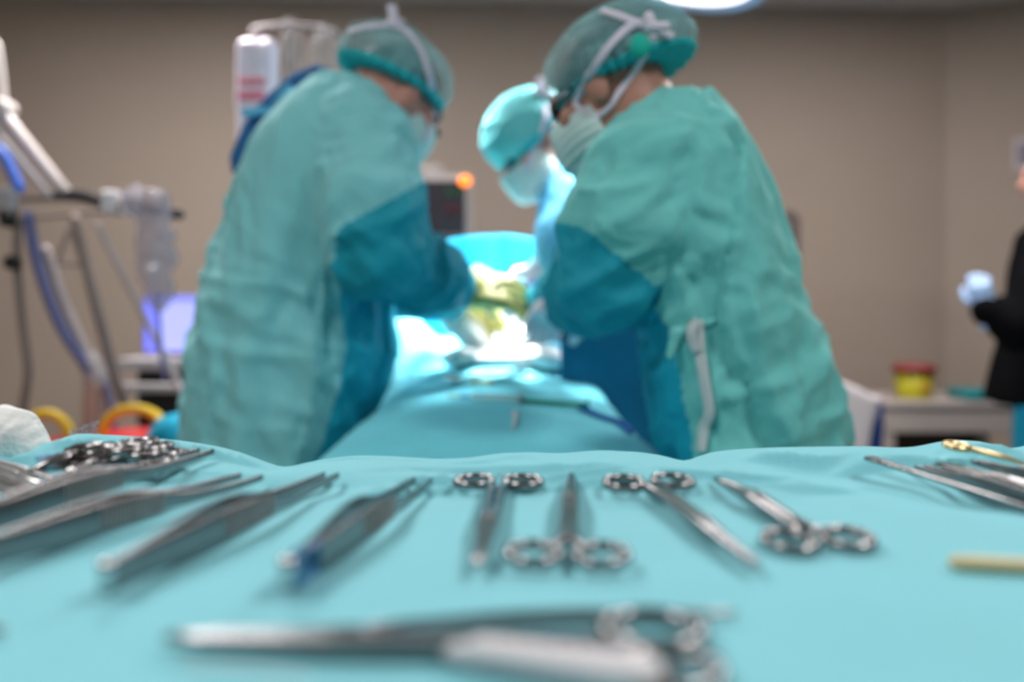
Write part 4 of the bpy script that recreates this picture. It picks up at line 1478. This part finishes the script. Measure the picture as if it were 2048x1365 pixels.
mkC = mask_mesh(cC, fC, uC, rC, grow=.010)
obj('face_mask', *mkC, M['mask'], C)
eyes(C, cC, fC, uC, rC)
tC = bvh_of(capC, mkC, bodyC)
strap(C, 'mask_tie', tC, [(1080, 180), (1090, 225), (1082, 262), (1070, 295), (1058, 322), (1054, 345)], .013, M['tie'], DC)
kn, _ = on_surface(tC, 1082, 186, .002, DC)
s = Sdf().cone(kn, kn + (-.004, 0, .030), .013, .010, .008).cone(kn, kn + (.035, .01, -.02), .016, .014, .01).cone(kn + (.03, 0, -.03), kn + (.055, 0, -.06), .016, .012, .01)
obj('mask_knot', *s.build(.0035), M['tie'], C)

# diathermy pen held in the white-gloved hand
t = thing('diathermy_pen', 'purple-blue diathermy pen held by the surgeon at the back over the wound', 'pen', tuple(P(1048, 574, 2.13)))
obj('pen_body', *tube([P(1050, 573, 2.125), P(1104, 550, 2.10)], [.005, .0058, .0055], path=3), M['pen'], t)
obj('tip', *tube([P(1050, 573, 2.125), P(1036, 580, 2.13)], [.002, .001], path=2), M['steel'], t)
obj('cable', *tube([P(1104, 550, 2.10), P(1112, 552, 2.09), P(1116, 575, 2.10), P(1100, 620, 2.12), P(1090, 650, 2.14)], .0022), M['dark_pl'], t)
o = obj('cable', *tube([P(1030, 566, 2.02), P(1000, 566, 1.985), P(982, 582, 1.98), P(976, 610, 1.99), P(980, 640, 2.06)], .0028), M['dark_pl'])
tag(o, 'thin dark cable hanging across the olive glove', 'cable')

# ---------------------------------------------------------------- person at the right edge
DD = 3.2
D = thing('person', 'person in black jacket and teal trousers at right edge raising a pale blue glove', 'person', tuple(P(2110, HY, DD) * (1, 1, 0)))
fD, uD, rD = head_frame((-1, .1, -.1), (0, 0, 1))
cD = P(2104, 352, DD)
neckD = P(2120, 440, DD); chestD = P(2125, 540, DD); pelD = P(2110, 790, DD)
shD = P(2112, 500, 3.03); elD = P(2040, 655, 2.98); wrD = P(1972, 618, 3.02)
shD2 = P(2115, 500, 3.40); elD2 = P(2130, 660, 3.45); wrD2 = P(2080, 750, 3.35)
hD = (wrD, P(1955, 555, 3.02) - wrD, np.array([.6, .7, -.2]), 1, .75, .85, 0.0, .05)
hD2 = (wrD2, np.array([-.4, -.1, -.8]), np.array([-.5, .5, 0]), 1, .3, 1.0)
legD = [(P(2085, 820, 3.10), P(2080, 990, 3.10), np.array([P(2085, 1100, 3.10)[0], 3.10, .09])), (P(2120, 820, 3.30), P(2115, 990, 3.30), np.array([P(2120, 1100, 3.30)[0], 3.30, .09]))]
person_body(D, M['skin'], (cD, fD, uD, rD), neckD, chestD, pelD, [(shD, elD, wrD), (shD2, elD2, wrD2)], legD, [hD, hD2], bulk=.9)
for l in legD: shoe(D, l[2], (-1, 0, 0))
s = Sdf(); hand_prims(s, *hD[:6], .003, .05)
s.cone(hD[0] - nrm(hD[1]) * .05, hD[0], .037, .034, .012)
obj('glove', *s.build(.004), M['glove_bl'], D)
s = Sdf().stack([(P(0, y, DD)[2], (c - 1024) * DD / F, DD, w, wy) for y, c, w, wy in
                 ((440, 2120, .07, .09), (470, 2122, .12, .19), (540, 2122, .155, .21), (640, 2112, .155, .20), (700, 2100, .16, .20), (760, 2092, .172, .225), (806, 2090, .178, .235))], .04, 2.3)
s.chain([shD, elD, wrD], [.085, .075, .052], .04)
s.chain([shD2, elD2, wrD2], [.085, .07, .05], .04)
V, Q = s.build(.011); V = relax(V, Q, 1); N = vnormals(V, Q)
V = V + N * (.008 * fold(V, (.3, .1, 1), 12, 4, 401))[:, None]
obj('jacket', V, Q, M['black'], D)
s = Sdf()
for hp, kn_, an in legD:
    s.chain([hp + (0, 0, .02), kn_, an + (0, 0, .03)], [.092, .088, .078], .02)
V, Q = s.build(.012); N = vnormals(V, Q)
V = V + N * (.006 * fold(V, (0, .1, 1), 12, 4, 402))[:, None]
obj('trousers', V, Q, M['teal_trouser'], D)
obj('hair', *hair_mesh(cD, fD, uD, rD, nrm(uD - fD * .5), .03), M['hair'], D)
eyes(D, cD, fD, uD, rD)

# ================================================================== EQUIPMENT, LEFT
# jointed support arm with its rail
DS = 2.65
t = thing('hose_support_arm', 'cream jointed equipment arm with black grips on its rail at the left edge', 'equipment arm', tuple(P(-40, HY, DS) * (1, 1, 0)))
bp = P(-40, 600, DS)
obj('base', *lathe((bp[0], bp[1], 0), [(.0001, 0), (.24, 0), (.24, .03), (.05, .06), (.03, .10), (.0001, .10)], 28), M['grey_pl'], t)
obj('column', *tube([(bp[0], bp[1], .09), P(-40, 400, DS), P(-34, 300, DS), P(-4, 236, DS)], .022), M['cream_metal'], t)
obj('upper_arm', *tube([P(-8, 90, DS), P(3, 180, DS), P(5, 225, DS)], .015), M['cream_metal'], t)
obj('joint', *lathe(P(4, 218, DS) - (0, .04, 0), [(.0001, 0), (.026, 0), (.032, .006), (.032, .074), (.026, .08), (.0001, .08)], 24, (0, 1, 0)), M['cream_metal'], t)
obj('forearm', *tube([P(6, 228, DS), P(132, 384, DS)], [.021, .017], path=4), M['cream_metal'], t)
obj('rod', *tube([P(-6, 262, DS - .03), P(100, 392, DS - .03)], .008, path=3), M['grey_pl'], t)
obj('rail', *tube([P(-20, 402, DS), P(120, 396, DS), P(210, 406, DS), P(358, 430, DS)], .010), M['hose_be'], t)
obj('lower_rail', *tube([P(-20, 448, DS + .05), P(200, 424, DS + .05), P(330, 446, DS + .05)], .007), M['hose_be'], t)
obj('grip', *tube([P(116, 390, DS), P(160, 392, DS), P(204, 406, DS)], [.015, .019, .016]), M['foam'], t)
obj('grip', *tube([P(284, 418, DS), P(320, 424, DS), P(360, 430, DS)], [.016, .017, .015]), M['foam'], t)
for x, y in ((222, 404), (262, 412)):
    obj('clamp', *rbox(P(x, y, DS - .005), (.022, .026, .034), .006), M['white_pl'], t, False)
obj('knob', *lathe(P(6, 436, DS - .05), [(.0001, 0), (.026, 0), (.03, .01), (.03, .03), (.0001, .035)], 20, (1, 0, 0)), M['dark_pl'], t)
obj('valve_block', *rbox(P(8, 404, DS - .02), (.035, .03, .045), .01), M['grey_pl'], t, False)

t2 = obj('blue_hose', *tube([P(-30, 285, DS - .1), P(2, 305, DS - .1), P(24, 345, DS - .1), P(38, 376, DS - .1)], .017), M['blue_tube'])
tag(t2, 'short bright blue hose curving down beside the cream arm', 'hose')
t2 = obj('breathing_hose', *corrugated([P(36, 440, DS - .02), P(34, 520, DS - .02), P(44, 640, DS), P(56, 740, DS), P(46, 820, DS), P(40, 930, DS), P(40, 1040, DS)], .013), M['hose_be'])
tag(t2, 'taupe corrugated hose hanging leftmost from the rail', 'hose', 'hoses hanging from the rail')
o = obj('hose_clip', *lathe(P(20, 525, DS - .06), [(.0001, 0), (.022, 0), (.022, .03), (.0001, .03)], 18, (0, 1, 0)), M['dark_pl']); tag(o, 'round black clip on the leftmost hanging hose', 'clip')
t2 = obj('breathing_hose', *corrugated([P(56, 432, DS - .02), P(76, 530, DS - .02), P(120, 650, DS - .02), P(184, 748, DS - .02)], .017), M['hose_bl'])
tag(t2, 'blue-grey corrugated hose slanting to the pale connector', 'hose', 'hoses hanging from the rail')
t2 = obj('breathing_hose', *corrugated([P(92, 500, DS + .06), P(130, 610, DS + .06), P(178, 720, DS + .05), P(186, 742, DS + .05)], .016), M['hose_wh'])
tag(t2, 'pale hose beside the blue-grey one, ending in the same connector', 'hose', 'hoses hanging from the rail')
t2 = obj('breathing_hose', *tube([P(150, 438, DS + .03), P(170, 520, DS + .03), P(200, 640, DS + .03), P(232, 760, DS + .05), P(245, 800, DS + .08)], .0165), M['hose_be'])
tag(t2, 'smooth taupe hose slanting right of the pale connector', 'hose', 'hoses hanging from the rail')
t2 = obj('infusion_line', *tube([P(196, 450, DS - .03), P(240, 540, DS - .03), P(322, 700, DS - .03), P(352, 760, DS - .03), P(392, 850, DS - .03)], .0095), M['hose_wh'])
tag(t2, 'thin pale pole slanting across the lit blue screen', 'pole')
t2 = obj('hose_hanger', *merge(tube([P(140, 455, DS + .08), P(112, 528, DS + .08)], .006, path=2), tube([P(112, 528, DS + .08), P(166, 530, DS + .08)], .006, path=2), tube([P(140, 455, DS + .08), P(166, 530, DS + .08)], .006, path=2)), M['hose_be'])
tag(t2, 'triangular wire hanger below the rail between two hoses', 'hanger')
t = thing('hose_connector', 'pale plastic Y connector with column where the hoses meet', 'connector', tuple(P(192, 1000, DS) * (1, 1, 0)))
obj('connector_body', *tube([P(184, 722, DS), P(190, 755, DS), P(196, 775, DS)], [.030, .038, .026]), M['hose_wh'], t)
obj('stand_column', *tube([P(194, 770, DS), P(192, 860, DS), (P(192, 0, DS)[0], DS, .05)], [.036, .040, .040]), mat('pinkish_sleeve', srgb(186, 160, 150), .6), t)
obj('drain_tube', *tube([P(212, 770, DS - .03), P(226, 840, DS - .03), P(232, 930, DS - .03)], .010), M['hose_bl'], t)
obj('stand_base', *lathe((P(192, 0, DS)[0], DS, 0), [(.0001, 0), (.09, 0), (.09, .03), (.05, .06), (.0001, .06)], 24), M['grey_pl'], t)
# crumpled clear plastic hanging from the rail
s = Sdf()
for i, (x, y, r) in enumerate(((312, 440, .045), (318, 480, .05), (308, 520, .045), (316, 560, .035), (314, 590, .02), (290, 402, .035), (260, 388, .025), (316, 402, .025))):
    s.cone(P(x, y, DS - .06), P(x + 6, y + 24, DS - .06), r, r * .8, .03)
V, Q = s.build(.008); N = vnormals(V, Q)
V = V + N * (.016 * fold(V, (.1, .1, 1), 20, 3, 501) + .008 * vnoise(V * 40, 3))[:, None]
o = obj('plastic_bag', V, Q, mat('crumpled_film', srgb(190, 180, 192), .2, trans=.35, alpha=.55, ior=1.25)); tag(o, 'crumpled clear plastic bag hanging from the right end of the rail', 'bag')
o = obj('drip_line', *tube([P(314, 590, DS - .06), P(318, 640, DS - .06), P(322, 700, DS - .06), P(330, 760, DS - .06)], .006), M['hose_bl']); tag(o, 'thin grey line hanging below the crumpled bag in front of the screen', 'line')

# computer with lit screen on a dark cart
DM = 3.05
t = thing('equipment_cart', 'black equipment cart with a pale top shelf behind the hoses', 'cart', tuple(P(345, HY, DM) * (1, 1, 0)))
def pbox(x0, y0, x1, y1, d, dep, bev=.006):
    a, b = P(x0, y0, d), P(x1, y1, d)
    return rbox(((a[0] + b[0]) / 2, d + dep / 2, (a[2] + b[2]) / 2), ((b[0] - a[0]) / 2, dep / 2, (a[2] - b[2]) / 2), bev)
obj('top_shelf', *pbox(236, 718, 440, 742, DM, .42), M['grey_pl'], t, False)
zb = P(0, 742, DM)[2]
a, b = P(268, 742, DM), P(436, 742, DM)
obj('cabinet', *rbox(((a[0] + b[0]) / 2, DM + .21, (zb + .06) / 2), ((b[0] - a[0]) / 2, .19, (zb - .06) / 2), .01), M['dark_pl'], t, False)
obj('rail', *pbox(228, 768, 436, 786, DM - .03, .03), M['grey_pl'], t, False)
for x in (285, 420):
    for dy in (.06, .36):
        q = P(x, 0, DM)
        obj('castor', *lathe((q[0], DM + dy, .03), [(.0001, -.02), (.03, -.02), (.03, .02), (.0001, .02)], 18, (1, 0, 0)), M['dark_pl'], t)
t = thing('computer_monitor', 'computer screen glowing blue-white on the cart beside the left surgeon', 'monitor', tuple(P(356, 718, DM + .1)))
obj('casing', *pbox(284, 590, 434, 708, DM + .12, .03), M['hose_bl'], t, False)
sc_ = obj('screen', *pbox(288, 594, 430, 704, DM + .116, .004, .001), M['screen_on'], t, False)
obj('side_bar', *pbox(288, 594, 314, 704, DM + .112, .004, .001), M['screen_bar'], t, False)
obj('title_bar', *pbox(314, 594, 430, 602, DM + .112, .004, .001), M['screen_bar'], t, False)
obj('stand', *pbox(340, 700, 380, 718, DM + .14, .08), M['dark_pl'], t, False)

# red tubs with yellow handles
def tub(x, ytop, w, hh, label, d):
    q = P(x, ytop, d)
    t = thing('waste_tub', label, 'tub', (q[0], q[1], 0), 'red tubs with yellow handles')
    r = w / 2 * d / F
    obj('tub_body', *lathe((q[0], q[1], 0), [(.0001, 0), (r * .86, 0), (r * .9, .02), (r, q[2] - .02), (r * 1.06, q[2] - .015), (r * 1.06, q[2]), (r * .94, q[2]), (r * .9, q[2] - .06), (.0001, q[2] - .06)], 36), M['red'], t)
    pts = [q + np.array([r * .82 * math.cos(a), 0, hh * d / F * math.sin(a)]) for a in np.linspace(0, math.pi, 13)]
    obj('handle', *tube(pts, .0150, path=3), M['yellow'], t)


tub(268, 866, 150, 48, 'red tub with a yellow hoop handle, right of the pale connector column', 2.45)
tub(92, 886, 120, 58, 'red tub with a yellow hoop handle behind the gauze ball', 2.45)
# turquoise bundle beside the left surgeon
s = Sdf()
q0 = P(352, 868, 2.2)
s.ell(q0 + (0, 0, -.03), (.07, .07, .06)).ell(q0 + (.025, 0, .005), (.05, .06, .04), k=.04).cone((q0[0] + .01, 2.2, .05), (q0[0] + .01, 2.2, q0[2] - .05), .07, .06, .05)
s.cut(lambda p: .004 - p[..., 2])
V, Q = s.build(.01); N = vnormals(V, Q)
V = V + N * (.014 * fold(V, (.5, .2, .7), 14, 3, 601))[:, None]
V[:, 2] = np.maximum(V[:, 2], .002)
o = obj('cloth_bundle', V, Q, M['screen_cloth']); tag(o, 'bundled turquoise cloth on the floor side of the left surgeon', 'cloth')

# drip stand with fluid bags
DI = 2.75
t = thing('drip_stand', 'drip stand with a hooked top rail behind the left surgeon', 'stand', tuple(P(585, HY, DI) * (1, 1, 0)))
pb = P(585, 0, DI)
obj('pole', *tube([(pb[0], DI, .08), P(585, 300, DI), P(580, 58, DI)], .011), M['steel_sat'], t)
obj('top_rail', *tube([P(502, 72, DI), P(518, 55, DI), P(578, 50, DI), P(640, 55, DI), P(672, 64, DI)], .008), M['hose_wh'], t)
for x, y in ((510, 60), (576, 46), (640, 58)):
    obj('hook', *tube([P(x, y + 26, DI), P(x - 9, y + 16, DI), P(x - 8, y + 2, DI), P(x + 1, y - 8, DI), P(x + 9, y + 2, DI), P(x + 8, y + 16, DI)], .0045), M['hose_wh'], t)
for k in range(5):
    a = k * 2 * math.pi / 5 + .3
    obj('foot', *tube([(pb[0], DI, .09), (pb[0] + .28 * math.cos(a), DI + .28 * math.sin(a), .05)], .013, path=2), M['steel_sat'], t)


def fluid_bag(label, x0, x1, y0, y1, d, m, stripes=()):
    t = thing('fluid_bag', label, 'fluid bag', tuple(P((x0 + x1) / 2, y1, d)), 'bags on the drip stand')
    a, b = P(x0, y0, d), P(x1, y1, d)
    c = (a + b) / 2; hx = (b[0] - a[0]) / 2; hz = (a[2] - b[2]) / 2
    s = Sdf().box(c, (hx, .035, hz), .03)
    V, Q = s.build(.007)
    N = vnormals(V, Q)
    V = V + N * (.004 * fold(V, (0, 0, 1), 20, 4, 71))[:, None]
    bg = obj('bag', V, Q, m, t)
    for (ya, yb, xa, xb) in stripes:
        obj('print', *pbox(xa, ya, xb, yb, d - .043, .006, .001), M['bag_label'], t, False)
    obj('hanging_loop', *tube([P((x0 + x1) / 2 - 10, y0, d), P((x0 + x1) / 2, y0 - 22, d), P((x0 + x1) / 2 + 10, y0, d)], .004), M['hose_wh'], t)
    obj('port', *tube([(c[0], d, b[2] + .01), (c[0], d, b[2] - .04)], .008, path=2), M['hose_wh'], t)
    return t


fluid_bag('opaque white fluid bag with two pink stripes, leftmost on the drip stand', 474, 556, 80, 300, DI - .03, M['bag_white'], ((156, 168, 476, 530), (182, 200, 476, 530)))
fluid_bag('clear fluid bag in the middle of the drip stand', 562, 616, 66, 230, DI + .01, M['bag_clear'])
fluid_bag('clear fluid bag rightmost on the drip stand, next to the cap', 624, 676, 72, 210, DI - .03, M['bag_clear'])

# patient monitor
DP = 3.5
t = thing('patient_monitor', 'grey patient monitor with dark screen and glowing orange alarm light', 'monitor', tuple(P(880, HY, DP) * (1, 1, 0)))
obj('casing', *pbox(800, 348, 944, 480, DP, .14, .015), M['pl_mon'], t, False)
obj('top_cover', *pbox(820, 330, 886, 350, DP + .03, .1, .01), M['pl_mon'], t, False)
sc_ = obj('screen', *pbox(838, 362, 930, 468, DP - .006, .008, .002), M['scr_off'], t, False)
for k, (m, y) in enumerate(((M['trace_g'], 386), (M['trace_r'], 420))):
    q = [P(890 + 3.2 * i, y + (6 if i % 4 == 1 else -10 if i % 4 == 2 else 0), DP - .010) for i in range(12)]
    obj('trace', *tube(q, .0022, path=0, n=8), m, sc_)
V, Q = Sdf().ell(P(930, 362, DP - .012), (.025, .018, .022)).build(.004)
obj('alarm_light', V, Q, M['alarm'], t)
obj('pole', *tube([(P(872, 0, DP)[0], DP + .12, .05), P(872, 470, DP + .1)], .018, path=2), M['grey_pl'], t)
obj('base', *lathe((P(872, 0, DP)[0], DP + .12, 0), [(.0001, 0), (.22, 0), (.22, .03), (.04, .07), (.0001, .07)], 26), M['grey_pl'], t)

# ================================================================== EQUIPMENT, RIGHT
DF = 4.2
t = thing('stretcher_frame', 'grey tubular metal frame standing near the back wall', 'frame', tuple(P(1560, HY, DF) * (1, 1, 0)))
zt_ = P(0, 430, DF)[2]
x0, x1 = P(1440, 0, DF)[0], P(1590, 0, DF)[0]
obj('hoop', *tube([(x0, DF, .02), (x0, DF, zt_ - .08)] + [(x0 + .035 - .035 * math.cos(a), DF, zt_ - .035 + .035 * math.sin(a)) for a in np.linspace(.1, 1.47, 6)] + [(x1 - .035 + .035 * math.sin(a), DF, zt_ - .035 + .035 * math.cos(a)) for a in np.linspace(.1, 1.47, 6)] + [(x1, DF, zt_ - .08), (x1, DF, .02)], .024, path=0), M['frame'], t)
obj('cross_bar', *tube([(x0, DF, .5), (x1, DF, .5)], .018, path=2), M['frame'], t)
for x in (x0, x1):
    obj('foot', *rbox((x, DF, .02), (.035, .18, .02), .008), M['frame'], t, False)

DW = 3.25
t = thing('chair', 'white shell chair with navy padding beside the right surgeon', 'chair', tuple(P(1720, HY, DW) * (1, 1, 0)))
pts = []
rowsw = [(768, 1588, 1768), (778, 1580, 1768), (800, 1580, 1764), (830, 1588, 1757), (860, 1598, 1748), (895, 1606, 1742), (940, 1610, 1742)]
V, Q = loft([((P((l + r_) / 2, y, DW)[0]), DW + (.02 if i else .02), P(0, y, DW)[2]) for i, (y, l, r_) in enumerate(rowsw)],
            [(r_ - l) * DW / F for y, l, r_ in rowsw], [.03] * len(rowsw), up=(0, 1, 0), n=18, power=4)
obj('backrest', V, Q, M['chair'], t)
V, Q = loft([P(1752, 812, DW + .07), P(1748, 850, DW + .07), P(1742, 900, DW + .07), P(1738, 950, DW + .07)], [.05, .07, .075, .07], [.05] * 4, up=(0, 1, 0), n=14)
obj('back_padding', V, Q, M['chair_bl'], t)
q = P(1672, 0, DW)
obj('seat', *rbox((q[0], DW + .24, .43), (.19, .21, .025), .02), M['chair'], t, False)
for sx in (-.17, .17):
    for dy in (.05, .42):
        obj('leg', *tube([(q[0] + sx, DW + dy, .0), (q[0] + sx * .85, DW + dy, .42)], .013, path=2), M['steel_sat'], t)

DT = 3.75
t = thing('side_table', 'grey-white side table with deep apron against the right wall', 'table', tuple(P(1900, HY, DT) * (1, 1, 0)))
ta, tb = P(1768, 806, DT), P(2062, 868, DT)
obj('tabletop', *pbox(1764, 804, 2066, 818, DT - .01, .40, .006), M['cab'], t, False)
obj('apron', *pbox(1770, 818, 2060, 866, DT, .37, .004), M['cab'], t, False)
zl = P(0, 866, DT)[2]
for x in (1781, 2048):
    for dy in (.03, .34):
        c_ = P(x, 0, DT)[0]
        obj('leg', *rbox((c_, DT + dy, zl / 2), (.024, .024, zl / 2), .004), M['cab'], t, False)
c_ = (P(1781, 0, DT)[0] + P(2048, 0, DT)[0]) / 2
obj('back_panel', *rbox((c_, DT + .36, zl / 2 + .05), ((P(2048, 0, DT)[0] - P(1781, 0, DT)[0]) / 2, .008, zl / 2 - .05), .002), mat('brown_board', srgb(70, 58, 50), .7), t, False)
zt2 = P(0, 804, DT - .01)[2] + .0005
t = thing('sharps_bin', 'yellow sharps bin with a maroon lid standing on the side table', 'bin', (P(1828, 0, DT + .14)[0], DT + .14, zt2))
q = (P(1828, 0, DT + .14)[0], DT + .14, zt2)
r = .084
obj('bin_body', *lathe(q, [(.0001, 0), (r * .88, 0), (r * .90, .005), (r, .118), (.0001, .118)], 36), M['sharps'], t)
obj('lid', *lathe((q[0], q[1], q[2] + .118), [(.0001, 0), (r * 1.13, 0), (r * 1.13, .018), (r * 1.02, .034), (.0001, .036)], 36), M['lid'], t)
V, Q = Sdf().ell((q[0] + .012, q[1] - r * .93, q[2] + .058), (.026, .006, .026)).build(.004)
o = obj('warning_label', V, Q, M['lab'], t)
t = obj('kidney_tray', *rbox((P(1946, 0, DT + .1)[0], DT + .1, zt2 + .021), (.076, .10, .021), .012), M['tray'], None, False)
tag(t, 'low teal box lying on the side table right of the sharps bin', 'box')

# switch plate on the right wall
wd = nrm((WR - CR[0], 3.80 - CR[1], 0)); wn = np.array([wd[1], -wd[0], 0])
k = None
for s_ in np.linspace(0, 2, 2000):
    q = np.array([CR[0], CR[1], 0]) + wd * s_
    if 1024 + q[0] * F / q[1] > 2050:
        k = q; break
zz_ = ZC + (HY - 310) * k[1] / F
Rw = np.stack([wd, -wn, np.array([0, 0, 1.0])], 1)
t = thing('light_switch', 'pale wall switch plate at the right edge of the picture', 'switch', (k[0], k[1], zz_))
obj('plate', *rbox(np.array([k[0], k[1], zz_]) + wn * .008, (.055, .007, .092), .004, Rw), M['plate'], t, False)
obj('rocker', *rbox(np.array([k[0], k[1], zz_]) + wn * .018, (.034, .004, .058), .002, Rw), M['plate_in'], t, False)

# ================================================================== SURGICAL LAMP
def surgical_lamp(label, lc, tgt, mount, R, energy, size, bracket=None):
    lc = np.array(lc, float); ln = nrm(np.array(tgt) - lc)
    t = thing('surgical_lamp', label, 'lamp', tuple(lc), 'surgical lamp heads')
    k = R / .318
    obj('housing', *lathe(lc, [(.0001, -.09), (.10 * k, -.085), (.24 * k, -.05), (.305 * k, -.012), (R, .0), (R, .022), (.308 * k, .030), (.282 * k, .030), (.282 * k, .014), (.0001, .014)], 64, ln), M['lampshell'], t)
    obj('light_face', *lathe(lc, [(.0001, .015), (.280 * k, .015), (.280 * k, .022), (.0001, .024)], 64, ln), M['lampface'], t)
    obj('handle', *lathe(lc, [(.0001, .024), (.02, .024), (.018, .10), (.012, .115), (.0001, .118)], 24, ln), M['grey_pl'], t)
    if bracket:
        sd = nrm(np.cross(ln, (0, .35, 1))); sd = sd * (-1 if sd[0] > 0 else 1)
        obj('side_bracket', *rbox(lc + sd * (R + .012) + ln * .01, (.026, .03, .030), .01), M['hose_bl'], t, False)
    m = np.array(mount, float)
    obj('arm', *tube([lc - ln * .08, lc - ln * .16 + (0, 0, .03), (m[0], m[1], HC - .28), (m[0], m[1], HC - .02)], .028), M['cream_metal'], t)
    obj('ceiling_mount', *lathe((m[0], m[1], HC - .06), [(.0001, 0), (.08, 0), (.10, .02), (.10, .058), (.0001, .058)], 28), M['cream_metal'], t)
    sp = bpy.data.lights.new('surgical_beam', 'SPOT'); sp.energy = energy; sp.color = (.92, .97, 1); sp.spot_size = math.radians(size); sp.spot_blend = .6; sp.shadow_soft_size = R * .6
    so = bpy.data.objects.new('surgical_beam', sp); COL.objects.link(so)
    so.location = tuple(lc + ln * .13)
    so.rotation_euler = Vector(tuple(ln)).to_track_quat('-Z', 'Y').to_euler()


surgical_lamp('round surgical lamp with bright face cut by the top edge above the right surgeon', (.385, 2.42, 2.086), (-.03, 2.47, .98), (.9, 2.65), .375, 900, 56, True)
surgical_lamp('added second surgical lamp, unseen above the frame, aimed steeply down at the wound', (-.34, 2.52, 2.36), (.03, 2.22, .95), (-.7, 2.8), .25, 2600, 16)  # second lamp head, out of view, added to brighten the wound

# ================================================================== CAMERA, RENDER
w = bpy.data.worlds.new('room_air'); SC.world = w; w.use_nodes = True
w.node_tree.nodes['Background'].inputs[0].default_value = (.5, .5, .55, 1)
w.node_tree.nodes['Background'].inputs[1].default_value = .05
cam = bpy.data.cameras.new('camera'); co = bpy.data.objects.new('camera', cam); COL.objects.link(co)
cam.sensor_width = 36; cam.lens = F * 36 / 2048; cam.clip_start = .02
cam.shift_y = -(1365 / 2 - HY) / 2048
co.location = (0, 0, ZC); co.rotation_euler = (math.radians(90), 0, 0)
cam.dof.use_dof = True; cam.dof.focus_distance = .80; cam.dof.aperture_fstop = 1.95; cam.dof.aperture_blades = 0
SC.camera = co
vs_ = SC.view_settings
vs_.view_transform = 'Standard'; vs_.look = 'None'; vs_.gamma = 1; vs_.use_curve_mapping = False; vs_.exposure = 0.0
SC.cycles.use_denoising = True
for o in bpy.data.objects:
    if '_w' in o: del o['_w']
